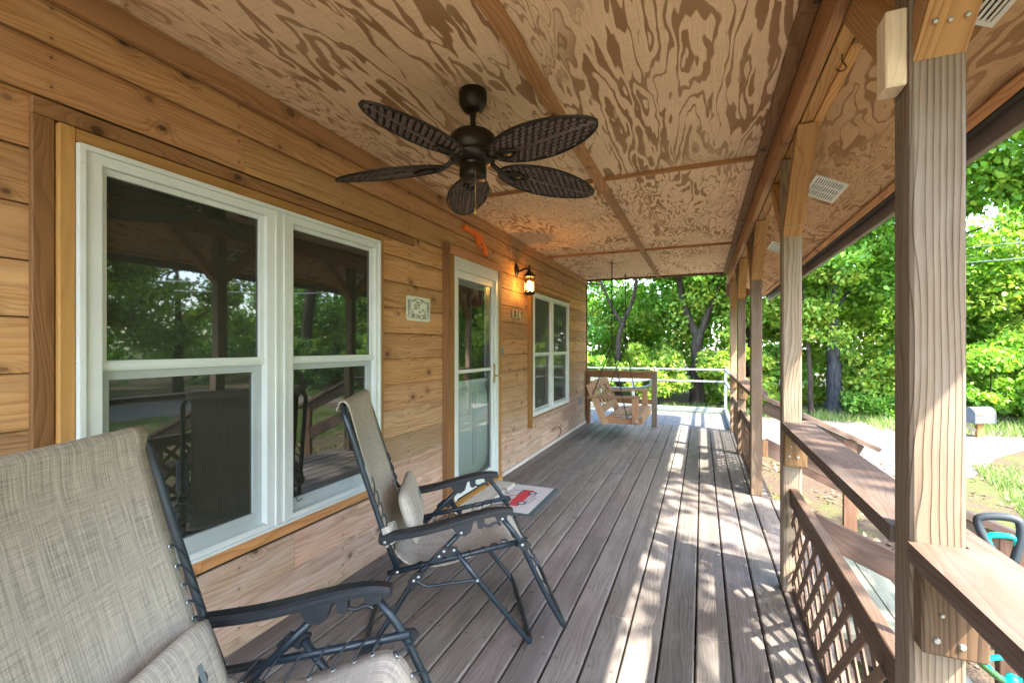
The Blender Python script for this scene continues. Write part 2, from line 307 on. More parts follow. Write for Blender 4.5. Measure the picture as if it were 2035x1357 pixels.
# ------------------------------------------------------------ mesh helpers
WM = {}
def link(o, parent=None, world=None):
    COL.objects.link(o); w = world or Matrix.Identity(4)
    if parent is not None:
        o.parent = parent; o.matrix_parent_inverse = WM[parent.name].inverted()
    o.matrix_basis = w; WM[o.name] = w; return o
def thing(name, label=None, cat=None, loc=(0, 0, 0), group=None, kind=None, parent=None):
    o = bpy.data.objects.new(name, None); o.empty_display_size = .1
    link(o, parent, Matrix.Translation(loc)); return tag(o, label, cat, group, kind)
def tag(o, label=None, cat=None, group=None, kind=None):
    for k, v in (('label', label), ('category', cat), ('group', group), ('kind', kind)):
        if v: o[k] = v
    return o
class MB:
    def __init__(s): s.v = []; s.f = []; s.uv = []
    def add(s, vs, fs, uv=None):
        n = len(s.v); s.v += [tuple(p) for p in vs]; s.f += [tuple(i + n for i in f) for f in fs]
        s.uv += uv if uv else [(p[0], p[1]) for p in vs]; return s
    def box(s, a, b, mtx=None):
        (x0, y0, z0), (x1, y1, z1) = a, b
        vs = [(x0, y0, z0), (x1, y0, z0), (x1, y1, z0), (x0, y1, z0), (x0, y0, z1), (x1, y0, z1), (x1, y1, z1), (x0, y1, z1)]
        if mtx: vs = [tuple(mtx @ Vector(p)) for p in vs]
        return s.add(vs, [(0, 3, 2, 1), (4, 5, 6, 7), (0, 1, 5, 4), (1, 2, 6, 5), (2, 3, 7, 6), (3, 0, 4, 7)])
    def cbox(s, L, w, t, c=.003):
        c = min(c, w * .3, t * .3)
        v = []; ix = {}
        hx, hy, hz = L / 2, w / 2, t / 2
        for sx in (-1, 1):
            for sy in (-1, 1):
                for sz in (-1, 1):
                    for k in range(3):
                        p = [hx - c, hy - c, hz - c]; p[k] = (hx, hy, hz)[k]
                        ix[sx, sy, sz, k] = len(v); v.append((p[0] * sx, p[1] * sy, p[2] * sz))
        f = []
        for k in range(3):
            for sg in (-1, 1):
                q = []
                for a, b in ((-1, -1), (1, -1), (1, 1), (-1, 1)):
                    t3 = [0, 0, 0]; t3[k] = sg; t3[(k + 1) % 3] = a; t3[(k + 2) % 3] = b; q.append(ix[(*t3, k)])
                f.append(tuple(q if sg > 0 else q[::-1]))
        for k in range(3):
            i, j = (k + 1) % 3, (k + 2) % 3
            for a in (-1, 1):
                for b in (-1, 1):
                    def g(sk, kk):
                        t3 = [0, 0, 0]; t3[k] = sk; t3[i] = a; t3[j] = b; return ix[(*t3, kk)]
                    q = [g(-1, i), g(1, i), g(1, j), g(-1, j)]
                    f.append(tuple(q if a * b > 0 else q[::-1]))
        for sx in (-1, 1):
            for sy in (-1, 1):
                for sz in (-1, 1):
                    q = [ix[sx, sy, sz, k] for k in range(3)]
                    f.append(tuple(q if sx * sy * sz > 0 else q[::-1]))
        return s.add(v, f)
    def tube(s, path, r, n=8, closed=False, caps=True):
        P = [Vector(p) for p in path]; m = len(P)
        rr = r if isinstance(r, (list, tuple)) else [r] * m
        ring = []; nrm = None; vs = []; fs = []
        for i in range(m):
            if closed: t = (P[(i + 1) % m] - P[i - 1]).normalized()
            else: t = ((P[min(i + 1, m - 1)] - P[max(i - 1, 0)])).normalized()
            if nrm is None:
                a = Vector((0, 0, 1)) if abs(t.z) < .9 else Vector((1, 0, 0)); nrm = (a - t * a.dot(t)).normalized()
            else:
                nrm = (nrm - t * nrm.dot(t)); nrm = nrm.normalized() if nrm.length > 1e-6 else t.orthogonal().normalized()
            bn = t.cross(nrm)
            for k in range(n):
                a = 2 * math.pi * k / n
                vs.append(P[i] + (nrm * math.cos(a) + bn * math.sin(a)) * rr[i])
        for i in range(m if closed else m - 1):
            j = (i + 1) % m
            for k in range(n): fs.append((i * n + k, i * n + (k + 1) % n, j * n + (k + 1) % n, j * n + k))
        if caps and not closed: fs += [tuple(range(n))[::-1], tuple(range((m - 1) * n, m * n))]
        return s.add(vs, fs)
    def lathe(s, prof, c=(0, 0, 0), n=24, mtx=None):
        vs = []; fs = []
        for r, z in prof:
            for k in range(n):
                a = 2 * math.pi * k / n; p = Vector((r * math.cos(a), r * math.sin(a), z))
                p = mtx @ p if mtx else p; vs.append(p + Vector(c))
        for i in range(len(prof) - 1):
            for k in range(n): fs.append((i * n + k, i * n + (k + 1) % n, (i + 1) * n + (k + 1) % n, (i + 1) * n + k))
        return s.add(vs, fs)
    def prism(s, poly, fn, d0, d1):
        n = len(poly); vs = [fn(a, b, d0) for a, b in poly] + [fn(a, b, d1) for a, b in poly]
        fs = [tuple(range(n))[::-1], tuple(range(n, 2 * n))] + [(i, (i + 1) % n, n + (i + 1) % n, n + i) for i in range(n)]
        return s.add(vs, fs)
    def mesh(s, name, mat, smooth=False):
        me = bpy.data.meshes.new(name); me.from_pydata(s.v, [], s.f)
        if mat: me.materials.append(mat)
        if smooth: me.polygons.foreach_set('use_smooth', [True] * len(me.polygons))
        uvl = me.uv_layers.new(name='uv'); li = np.empty(len(me.loops), np.int32); me.loops.foreach_get('vertex_index', li)
        uvl.data.foreach_set('uv', np.array(s.uv, np.float32)[li].ravel())
        me.update(); return me
    def build(s, name, mat, parent=None, smooth=False, world=None):
        return link(bpy.data.objects.new(name, s.mesh(name, mat, smooth)), parent, world)
_pm = {}
def plank(name, p0, p1, w, t, up, mat, parent=None, color=None, ch=.003):
    """a board from p0 to p1 (centre line), width w, thickness t along `up`; the grain runs along its own x axis"""
    p0, p1, up = Vector(p0), Vector(p1), Vector(up); L = (p1 - p0).length
    x = (p1 - p0).normalized(); z = (up - x * up.dot(x)).normalized(); y = z.cross(x)
    key = (round(L, 3), round(w, 4), round(t, 4), mat.name)
    if key not in _pm: _pm[key] = MB().cbox(L, w, t, ch).mesh(name, mat)
    o = bpy.data.objects.new(name, _pm[key])
    mx = Matrix(((x.x, y.x, z.x, 0), (x.y, y.y, z.y, 0), (x.z, y.z, z.z, 0), (0, 0, 0, 1)))
    link(o, parent, Matrix.Translation((p0 + p1) / 2) @ mx)
    if color: o.color = (*color, 1)
    return o
def boxplank(name, a, b, mat, parent=None, color=None, axis=None, ch=.003):
    """an axis-aligned board filling the box a..b, grain along its longest side (or `axis`)"""
    d = [b[i] - a[i] for i in range(3)]; c = [(a[i] + b[i]) / 2 for i in range(3)]
    k = axis if axis is not None else d.index(max(d))
    oth = [i for i in range(3) if i != k]; tk = min(oth, key=lambda i: d[i]); wk = [i for i in oth if i != tk][0]
    p0 = list(c); p1 = list(c); p0[k] = a[k]; p1[k] = b[k]; up = [0, 0, 0]; up[tk] = 1
    return plank(name, p0, p1, d[wk], d[tk], up, mat, parent, color, ch)
def jit(s=.08, base=(1, 1, 1)):
    v = 1 + random.uniform(-s, s); return tuple(max(0, c * v * (1 + random.uniform(-s * .25, s * .25))) for c in base)
TEXTS = []
def text(name, body, size, mat, parent, world, depth=.0006, align='CENTER'):
    cu = bpy.data.curves.new(name, 'FONT'); cu.body = body; cu.size = size; cu.extrude = depth; cu.align_x = align; cu.align_y = 'CENTER'
    cu.resolution_u = 3; cu.materials.append(mat)
    o = link(bpy.data.objects.new(name + '_curve', cu), parent, world); TEXTS.append((o, name, parent, world)); return o
def frame(o, x, y, z):
    x, y, z = Vector(x), Vector(y), Vector(z)
    return Matrix.Translation(o) @ Matrix(((x.x, y.x, z.x, 0), (x.y, y.y, z.y, 0), (x.z, y.z, z.z, 0), (0, 0, 0, 1)))
def smoothpath(pts, k=3, closed=False):
    """Catmull-Rom through pts"""
    P = [Vector(p) for p in pts]; n = len(P); out = []
    for i in range(n if closed else n - 1):
        p0 = P[i - 1] if (closed or i > 0) else P[0]; p1 = P[i]; p2 = P[(i + 1) % n]; p3 = P[(i + 2) % n] if (closed or i + 2 < n) else P[-1]
        for j in range(k):
            t = j / k
            out.append(.5 * ((2 * p1) + (p2 - p0) * t + (2 * p0 - 5 * p1 + 4 * p2 - p3) * t * t + (3 * p1 - p0 - 3 * p2 + p3) * t ** 3))
    if not closed: out.append(P[-1])
    return out

# ------------------------------------------------------------ the ground
GZ = -.45
g = MB(); g.add([(-200, -200, GZ), (200, -200, GZ), (200, 300, GZ), (-200, 300, GZ)], [(0, 1, 2, 3)]); tag(g.build('ground', M['soil']), kind='structure')
def sheet(name, poly, z, mat):
    m = MB(); m.add([(x, y, z) for x, y in poly], [tuple(range(len(poly)))]); return tag(m.build(name, mat), kind='structure')
sheet('gravel_driveway', [(1.2, 8.2), (2.2, 7.6), (3.3, 7.9), (4.2, 9.4), (5.2, 10.6), (7.0, 10.9), (8.4, 9.2), (8.9, 5), (8.6, -2), (8.2, -30), (12.2, -30), (12.8, -2), (12.6, 6), (11.5, 11.5), (9, 13.0), (4, 13.1), (-1, 12.9), (-7, 12.6), (-7, 11.4), (-1, 11.4)], GZ + .006, M['gravel'])

# ------------------------------------------------------------ porch deck
XW = -1.831; ZC = 2.435; PE = 7.68
deck = thing('porch_deck', kind='structure')
PB = .1403; gx = -.027
k0 = -13
for k in range(k0, 5):
    xa = gx + PB * k; xb = xa + PB
    if xa < XW - .02: xa = XW - .02
    y0, y1 = -.9, 7.92
    if k == 4: y0, y1 = 2.87, 4.42
    cuts = [y0]
    if k < 4:
        c = random.choice([None, 1.9, 3.1, 4.3, 5.5]) if k % 3 else random.choice([2.2, 4.7])
        if c: cuts.append(c)
    cuts.append(y1)
    for a, b in zip(cuts[:-1], cuts[1:]):
        boxplank('deck_plank', (xa + .0042, a + .001, -.032 + random.uniform(-.0015, .0015)), (xb - .0042, b - .001, random.uniform(-.0015, .0005)), M['deck'], deck, jit(.10), 1, .006)
for y in np.arange(-.6, 8, .6): boxplank('joist', (XW - .02, y, -.17), (.60 if 2.9 < y < 4.4 else .50, y + .04, -.034), M['rail'], deck, (.35, .35, .35))
boxplank('rim_joist', (.535, -.9, -.20), (.575, 7.9, -.036), M['rail'], deck)
boxplank('skirt_board', (.536, -.9, -.44), (.56, 7.9, -.21), M['rail'], deck, (.6, .6, .6))
ramp = thing('ramp_platform', kind='structure')
boxplank('ramp_panel', (-2.7, 7.935, -.03), (-.62, 9.72, -.004), M['rampgrey'], ramp)
boxplank('ramp_panel', (-.615, 7.935, -.03), (.42, 9.72, -.004), M['rampgrey'], ramp)
boxplank('ramp_skirt', (-2.7, 9.73, -.40), (.42, 9.76, -.01), M['greywood'], ramp)

# ------------------------------------------------------------ the cabin wall: siding boards, windows, door
house = thing('cabin_house', 'timber clad cabin wall with two white double windows and a glazed front door', 'house', (XW, 3, 0))
PITCH = .1662; ZT = 2.209
def AW(y, z, x):                      # a point seen on the wall plane, moved to depth x along its sight line
    k = x / XW; return (y * k, H0 + (z - H0) * k)
openings = [(.775, 2.285, .42, 1.965), (3.12, 4.10, -.1, 2.05), (4.93, 6.63, .44, 1.95)]
zs = [ZT - PITCH * i for i in range(14)]
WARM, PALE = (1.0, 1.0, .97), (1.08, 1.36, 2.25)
def siding(z0, z1):
    iv = [(-1.6, PE)]
    for (a, b, c, d) in openings:
        if z0 > c - .05 and z1 < d + .09:
            iv = [q for (p, r) in iv for q in (((p, a), (b, r)) if p < a and r > b else ((p, r),))]
    for p, r in iv:
        cuts = [p]; y = p + random.uniform(.9, 2.6)
        while y < r - .5: cuts.append(y); y += random.uniform(1.2, 2.6)
        cuts.append(r)
        for a, b in zip(cuts[:-1], cuts[1:]):
            L = b - a - .0015; hz = z1 - z0
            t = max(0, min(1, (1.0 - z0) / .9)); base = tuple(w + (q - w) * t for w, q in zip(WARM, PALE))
            # shiplap section: flat face, sloped upper shoulder that catches the light, small shadow gap
            sec = [(-.02, -hz / 2 + .002), (0, -hz / 2 + .002), (0, hz / 2 - .020), (-.006, hz / 2 - .006), (-.011, hz / 2 - .001), (-.02, hz / 2 - .001)]
            m = MB(); m.prism([(d, e) for d, e in sec], lambda d, e, x: (x, -e, d), -L / 2, L / 2)
            mx = frame((XW + random.uniform(-.0015, .0015), (a + b) / 2, (z0 + z1) / 2), (0, 1, 0), (0, 0, -1), (1, 0, 0))
            # local x = along wall, local y = down, local z = outwards
            o = m.build('siding_board', M['siding'], house, False, frame((XW, (a + b) / 2, (z0 + z1) / 2), (0, 1, 0), (0, 0, -1), (-1, 0, 0)) @ Matrix.Scale(-1, 4, (0, 0, 1)))
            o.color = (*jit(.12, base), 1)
siding(ZT, 2.342)
for z in zs: siding(max(z - PITCH, -.02), z)
bk = MB()
for a, b in (((-1.97, -1.6, -.4), (-1.853, 3.10, 2.6)), ((-1.97, 4.12, -.4), (-1.853, PE - .01, 2.6)), ((-1.97, 3.10, 2.06), (-1.853, 4.12, 2.6)), ((-2.2, 3.1, -.4), (-2.0, 4.12, 2.06)), ((-1.97, 3.10, -.4), (-1.853, 4.12, .0))): bk.box(a, b)
bk.build('sheathing', M['black'], house)
boxplank('frieze_board', (XW - .015, -1.6, 2.342), (XW + .018, 2.9, ZC - .001), M['trim'], house, (1.25, 1.2, 1.15))
boxplank('frieze_board', (XW - .015, 2.903, 2.342), (XW + .018, PE, ZC - .001), M['trim'], house, (1.35, 1.3, 1.25))
boxplank('corner_board', (XW - .05, PE + .001, -.1), (XW + .016, PE + .024, ZC), M['trim'], house, (.6, .55, .5))
boxplank('foot_trim', (XW - .01, 4.14, -.001), (XW + .012, PE, .035), M['greywood'], house, (1.3, 1.3, 1.3))
# far gable side of the cabin, seen only obliquely
boxplank('gable_wall', (-6.0, PE - .12, -.44), (XW - .06, PE - .001, 2.6), M['siding'], house)

def ring(name, y0, y1, z0, z1, w, xf, th, mat, parent, ws=None):
    """four mitre-less bars round an opening, front face at xf"""
    wl, wr, wb, wt = ws or (w, w, w, w)
    m = MB()
    m.box((xf - th, y0, z0), (xf, y0 + wl, z1)); m.box((xf - th, y1 - wr, z0), (xf, y1, z1))
    m.box((xf - th + .001, y0 + wl, z0), (xf - .0012, y1 - wr, z0 + wb)); m.box((xf - th + .001, y0 + wl, z1 - wt), (xf - .0012, y1 - wr, z1))
    return m.build(name, mat, parent)
def pane(name, y0, y1, z0, z1, x, mat, parent):
    return MB().box((x - .004, y0, z0), (x, y1, z1)).build(name, mat, parent)
def sashes(w, ya, yb, za, zb, zm, xu, xl, pm='pane', q=1.0):
    ring('upper_sash', ya, yb, zm - .012, zb, .022, xu, .02, M['vinyl'], w, (.022 * q, .022 * q, .034 * q, .020 * q))
    pane('pane', ya + .02 * q, yb - .02 * q, zm + .01, zb - .018 * q, xu - .012, M[pm], w)
    ring('lower_sash', ya, yb, za, zm - .013, .04, xl, .02, M['vinyl2'], w, (.035 * q, .042 * q, .055 * q, .03 * q))
    pane('pane', ya + .03 * q, yb - .03 * q, za + .05 * q, zm - .03 * q, xl - .012, M[pm], w)
    MB().box((xu - .03, ya + .0005, zm - .004), (xu + .006, yb - .0005, zm + .016)).build('meeting_rail', M['vinyl'], w)

# big double window beside the camera
w1 = thing('window', parent=house)
w1['label'] = 'large double window with two white double hung sashes and golden casing'
XF = -1.785
y0, zt = AW(.804, 1.940, XF); y1, zb = AW(2.274, .447, XF)
mull0, mull1 = AW(1.488, 0, XF)[0], AW(1.628, 0, XF)[0]
fr = MB()
fr.box((XF - .06, y0, zb), (XF, y0 + .062, zt)); fr.box((XF - .06, y1 - .035, zb), (XF, y1, zt))
for a, b in ((y0 + .062, mull0), (mull1, y1 - .035)):
    fr.box((XF - .059, a, zb), (XF - .0015, b, zb + .035)); fr.box((XF - .059, a, zt - .05), (XF - .0015, b, zt))
fr.box((XF - .06, mull0, zb), (XF - .001, mull1, zt))
# stepped brickmould profile
fr.box((XF - .0005, y0 + .001, zb + .001), (XF + .010, y0 + .016, zt - .001)); fr.box((XF - .0005, y1 - .014, zb + .001), (XF + .010, y1 - .001, zt - .001))
fr.box((XF - .0025, y0 + .016, zt - .018), (XF + .0095, y1 - .014, zt - .001)); fr.box((XF - .0025, y0 + .016, zb + .001), (XF + .0095, y1 - .014, zb + .013))
fr.box((XF - .0015, mull0 + .040, zb + .014), (XF + .006, mull0 + .052, zt - .019)); fr.box((XF - .0015, mull1 - .052, zb + .014), (XF + .006, mull1 - .040, zt - .019))
fr.build('window_frame', M['vinyl'], w1)
zm = AW(0, 1.222, -1.82)[1]
sashes(w1, y0 + .062, mull0, zb + .035, zt - .05, zm, XF - .022, XF - .036)
sashes(w1, mull1, y1 - .035, zb + .035, zt - .05, zm, XF - .0215, XF - .0355)
XC = -1.795
a, c = AW(.758, 1.985, XC); b, d = AW(2.312, .392, XC)
boxplank('casing_board', (XW - .002, a, d), (XC, y0 - .001, c), M['casing'], w1)
boxplank('casing_board', (XW - .002, y1 + .001, d), (XC, b, c), M['casing'], w1)
boxplank('casing_board', (XW - .002, y0 - .0005, zt + .001), (XC - .002, y1 + .0005, c - .001), M['casing'], w1)
boxplank('casing_board', (XW - .002, y0 - .0005, d + .001), (XC - .002, y1 + .0005, zb - .001), M['trim'], w1, (1.7, 1.5, 1.2))
XB = -1.812
boxplank('outer_trim_board', (XW - .002, AW(.696, 0, XB)[0], .36), (XB, a - .002, AW(0, 1.985, XB)[1]), M['trim'], w1, (.85, .75, .55))
boxplank('outer_trim_board', (XW - .002, AW(.696, 0, XB)[0], AW(0, 1.985, XB)[1] + .001), (XB, 2.62, AW(0, 2.042, XB)[1] - .004), M['trim'], w1, (1.15, 1.05, .9))
for (yy, zz) in ((y0 + .08, zt - .16), (mull1 + .03, zb + .10)):       # little screen latches
    MB().tube([(XF - .012, yy, zz), (XF - .004, yy + .001, zz - .02), (XF - .004, yy + .03, zz - .014)], .0022, 6).build('latch', M['iron'], w1, True)

# second double window near the far corner
w2 = thing('window', parent=house); w2['label'] = 'far double window with slim white frames near the porch corner'
XF2 = -1.795
y0, zt = AW(5.02, 1.935, XF2); y1, zb = AW(6.61, .468, XF2); mm = AW(5.79, 0, XF2)[0]
fr = MB(); fr.box((XF2 - .05, y0, zb), (XF2, y0 + .075, zt)); fr.box((XF2 - .05, y1 - .05, zb), (XF2, y1, zt)); fr.box((XF2 - .05, mm - .045, zb), (XF2 - .001, mm + .045, zt))
for a, b in ((y0 + .075, mm - .045), (mm + .045, y1 - .05)):
    fr.box((XF2 - .049, a, zb), (XF2 - .0015, b, zb + .045)); fr.box((XF2 - .049, a, zt - .045), (XF2 - .0015, b, zt))
fr.build('window_frame', M['vinyl'], w2)
sashes(w2, y0 + .075, mm - .045, zb + .045, zt - .045, 1.205, XF2 - .018, XF2 - .03, 'pane2', .5)
sashes(w2, mm + .045, y1 - .05, zb + .045, zt - .045, 1.205, XF2 - .0175, XF2 - .0295, 'pane2', .5)
boxplank('casing_board', (XW - .002, y0 - .075, zb - .12), (XF2 + .004, y0 - .002, zt + .01), M['casing'], w2, (.85, .8, .75))
boxplank('casing_board', (XW - .002, y1 + .002, zb - .02), (XF2 - .01, y1 + .03, zt + .01), M['casing'], w2)
boxplank('casing_board', (XW - .002, y0 - .075, zt + .012), (XF2 + .0, y1 + .03, zt + .05), M['casing'], w2, (.9, .85, .8))
boxplank('casing_board', (XW - .002, y0, zb - .032), (XF2 - .012, y1, zb - .001), M['casing'], w2, (.8, .75, .75))

# front door: storm door with full glass over a panelled door
dr = thing('front_door', parent=house); dr['label'] = 'white storm door with full glass in front of a pale panelled door'
XD = -1.80
y0, zt = AW(3.188, 2.022, XD); y1, zb = AW(4.045, .045, XD)
yl, _ = AW(3.06, 0, XD)
boxplank('casing_board', (XW - .002, yl, .0), (XD + .012, yl + .045, 2.085), M['trim'], dr, (.8, .7, .6))
boxplank('casing_board', (XW - .01, yl + .046, .0), (XD + .004, y0 - .002, 2.02), M['casing'], dr, (.75, .7, .65))
boxplank('casing_board', (XW - .002, yl + .047, zt + .002), (XD + .010, AW(4.125, 0, XD)[0], 2.082), M['trim'], dr, (1.35, 1.15, 1.1))
boxplank('casing_board', (XW - .002, y1 + .002, .0), (XD + .006, y1 + .06, zt + .001), M['casing'], dr, (.8, .72, .7))
m = MB(); m.box((XD - .05, y0, zb), (XD, y0 + .05, zt)); m.box((XD - .05, y1 - .055, zb), (XD, y1, zt)); m.box((XD - .05, y0 + .05, zt - .10), (XD - .001, y1 - .055, zt)); m.build('door_frame', M['vinyl'], dr)
ya, yb, za, zz = y0 + .052, y1 - .057, zb + .002, zt - .102
m = MB(); X2 = XD - .012
for a, b in (((ya, za), (ya + .035, zz)), ((yb - .05, za), (yb, zz)), ((ya + .035, zz - .06), (yb - .05, zz)), ((ya + .035, za), (yb - .05, za + .10)), ((ya + .035, 1.072), (yb - .05, 1.10))):
    m.box((X2 - .03, a[0], a[1]), (X2 - (.0 if b[1] - a[1] > 1 else .0012), b[0], b[1]))
m.build('storm_door_panel', M['vinyl'], dr)
xg = X2 - .018; MB().add([(xg, ya + .035, za + .10), (xg, yb - .05, za + .10), (xg, yb - .05, zz - .06), (xg, ya + .035, zz - .06)], [(0, 1, 2, 3)]).build('pane', M['stormglass'], dr)
m = MB(); XE = XD - .085; m.box((XE - .04, y0 + .01, zb), (XE, y1 - .01, zt - .05))
for (p, q, r, s) in ((.10, .40, .18, .82), (.47, .77, .18, .82)):
    m.box((XE, y0 + p, zb + r), (XE + .009, y0 + q, zb + s)); 
    m.box((XE + .009, y0 + p + .03, zb + r + .03), (XE + .016, y0 + q - .03, zb + s - .03))
m.build('entry_door_leaf', M['doorwhite'], dr)
pane('door_lite', y0 + .12, y1 - .14, 1.0, zt - .2, XE + .003, M['pane2'], dr)
h = MB(); hy = y1 - .075
h.box((X2, hy - .012, .95), (X2 + .006, hy + .012, 1.13)); h.tube([(X2, hy, 1.02), (X2 + .045, hy, 1.02), (X2 + .05, hy + .012, 1.02), (X2 + .05, hy + .05, 1.02)], .008, 8); h.lathe([(.0, .03), (.008, .03), (.010, 0)], (X2 + .003, hy, 1.09), 10)
h.build('door_handle', M['brass'], dr, True)
boxplank('threshold', (XW + .0, AW(3.14, 0, -1.79)[0], .002), (-1.765, AW(4.09, 0, -1.79)[0], .046), M['casing'], dr, (1.05, 1.05, .9))

tag(boxplank('door_step', (-1.76, 3.07, .0), (-1.585, 3.87, .045), M['greywood'], None, (1.15, 1.15, 1.12)), 'grey weathered plank step lying below the front door', 'step')

# ------------------------------------------------------------ porch ceiling
ceil = thing('porch_ceiling', kind='structure')
ys = [-1.78, .655, 3.085, 5.515, 7.70]
for i in range(4):
    for (xa, xb) in ((XW - .03, -.65), (-.65, .36)):
        o = boxplank('plywood_sheet', (xa + .001, ys[i] + .0015, ZC), (xb - .001, ys[i + 1] - .0015, ZC + .012), M['ply'] if i < 2 else M['ply_fine'], ceil, jit(.06), 1, .001)
for i in (1, 2, 3):
    y = ys[i]
    boxplank('batten', (XW + .02, y - .008, ZC - .026), (-.685, y + .010, ZC), M['trim'], ceil, (1.35, 1.2, 1.05))
    boxplank('batten', (-.615, y - .008, ZC - .026), (.298, y + .010, ZC), M['trim'], ceil, (1.35, 1.2, 1.05))
for a, b in ((-1.7, .9), (.902, 3.3), (3.302, 5.6), (5.602, 7.7)):
    boxplank('batten', (-.684, a, ZC - .020), (-.616, b, ZC - .0005), M['trim'], ceil, jit(.1, (1.25, 1.15, 1.05)))
for a, b in ((-1.7, 1.4), (1.402, 4.0), (4.002, 7.7)):
    boxplank('edge_trim', (.299, a, ZC - .022), (.357, b, ZC), M['trim'], ceil, jit(.08, (.8, .75, .68)))
boxplank('end_trim', (XW, PE + .002, ZC - .03), (.357, PE + .04, ZC - .001), M['trim'], ceil, (.6, .55, .5))

# ------------------------------------------------------------ beam, posts, braces
beam = thing('porch_beam', 'long amber doubled beam carried on the porch posts', 'beam', (.42, 3, 2.28))
for i, (a, b) in enumerate(((-1.7, 2.0), (2.003, 5.2), (5.203, 7.9))):
    boxplank('beam_plank', (.359, a, 2.281), (.397, b, ZC + .01), M['trim'], beam, jit(.06, (1.05, .95, .85)))
for i, (a, b) in enumerate(((-1.7, 3.2), (3.203, 7.9))):
    boxplank('beam_plank', (.403, a, 2.283), (.452, b, ZC + .01), M['beam'], beam, jit(.06, (1.15, 1.05, .95)))
    boxplank('beam_plank', (.453, a + .4, 2.277), (.490, b, ZC + .01), M['beam'], beam, jit(.06, (1.3, 1.2, 1.1)))
hk = MB(); hk.tube(smoothpath([(.44, 1.86, 2.283), (.44, 1.86, 2.262), (.447, 1.862, 2.250), (.452, 1.862, 2.238), (.443, 1.862, 2.228), (.430, 1.862, 2.230), (.424, 1.862, 2.240)], 4), .0022, 6)
tag(hk.build('screw_hook', M['iron'], None, True), 'black screw hook under the amber beam between the two nearest posts', 'hook')

PW = .0885; PX = .392
POSTS = [-.43, 1.167, 2.765, 4.45, 6.08, 7.62]
PLAB = [None, 'nearest weathered porch post with a pale wood cleat on its side', 'second weathered porch post, grey streaked, beside the top of the stairs', 'third porch post with flame shaped grain, at the far side of the stairs',
        'fourth porch post standing between two lattice railings', 'last porch post at the ramp end of the deck']
def bolt(p, axis, parent, r=.0048):
    mx = Vector(axis).to_track_quat('Z', 'Y').to_matrix()
    return MB().lathe([(0, .004), (r * .7, .004), (r, .0015), (r, -.002)], p, 10, mx).build('bolt', M['rivet'], parent)
def brace(y, sgn, top, parent):
    """4x4 knee brace: from the post face up to the underside of the beam"""
    zlow, zhi = 1.868, 2.276; run = zhi - zlow; t = .105
    # local frame: x along the brace
    q = math.sqrt(.5); ax = Vector((0, sgn * q, q)); nz = Vector((0, -sgn * q, q)); nx = ax.cross(nz) * -1
    org = Vector((PX + PW / 2, y, zlow))
    pts = [(0, 0), (sgn * run, run), (sgn * (run - t), run), (0, t)]
    m = MB()
    loc = []
    for (dy, dz) in pts:
        v = Vector((0, dy, dz)); loc.append((v.dot(ax), v.dot(nz)))
    hw = PW / 2 - .003
    m.prism([(a, b) for a, b in loc], lambda a, b, d: (a, d, b), -hw, hw)
    o = m.build('brace', M['beam'], parent, False, frame(org, ax, nx if nx.dot(Vector((1, 0, 0))) > 0 else -nx, nz)); o.color = (*jit(.08, (.95, .92, .92)), 1)
    if sgn < 0:
        for dx in (-.024, 0.0, .024): bolt((PX + PW / 2 + dx, y - .045 - abs(dx) * .2, zlow + .045), (0, -q, -q), parent)
for i, py in enumerate(POSTS):
    if i == 0:
        continue
    p = thing('porch_post', PLAB[i], 'post', (PX + PW / 2, py + PW / 2, 0), 'posts along the open side of the porch')
    boxplank('post_shaft', (PX, py, .0), (PX + PW, py + PW, 2.279), M['post'], p, jit(.06, (1.0, .97, .92) if i < 3 else (1, .9, .8)), 2, .006)
    brace(py - .001, -1, 0, p)
    if i < 5: brace(py + PW + .001, 1, 0, p)
    bx0, bx1 = (PX + .003, PX + PW - .004)
    if i in (1, 2, 4, 5):
        o = boxplank('support_block', (bx0, py - .043, .672 if i > 1 else .695), (bx1 + .02, py - .001, .858), M['post'] if i == 1 else M['beam'], p, (.62, .47, .34) if i == 1 else (.5, .5, .53), 2, .004)
        bolt((bx0 + .022, py - .044, .725), (0, -1, 0), p, .006); bolt((bx0 + .060, py - .044, .722), (0, -1, 0), p, .006)
        bolt((bx0 + .03, py - .044, .775), (0, -1, 0), p, .004)
    if i == 1:
        boxplank('cleat', (PX - .038, py + .010, 1.83), (PX - .001, py + .066, 1.99), M['cleat'], p, None, 2, .003)
    for zz, dx in ((1.0, .03), (1.62, .05)): pass

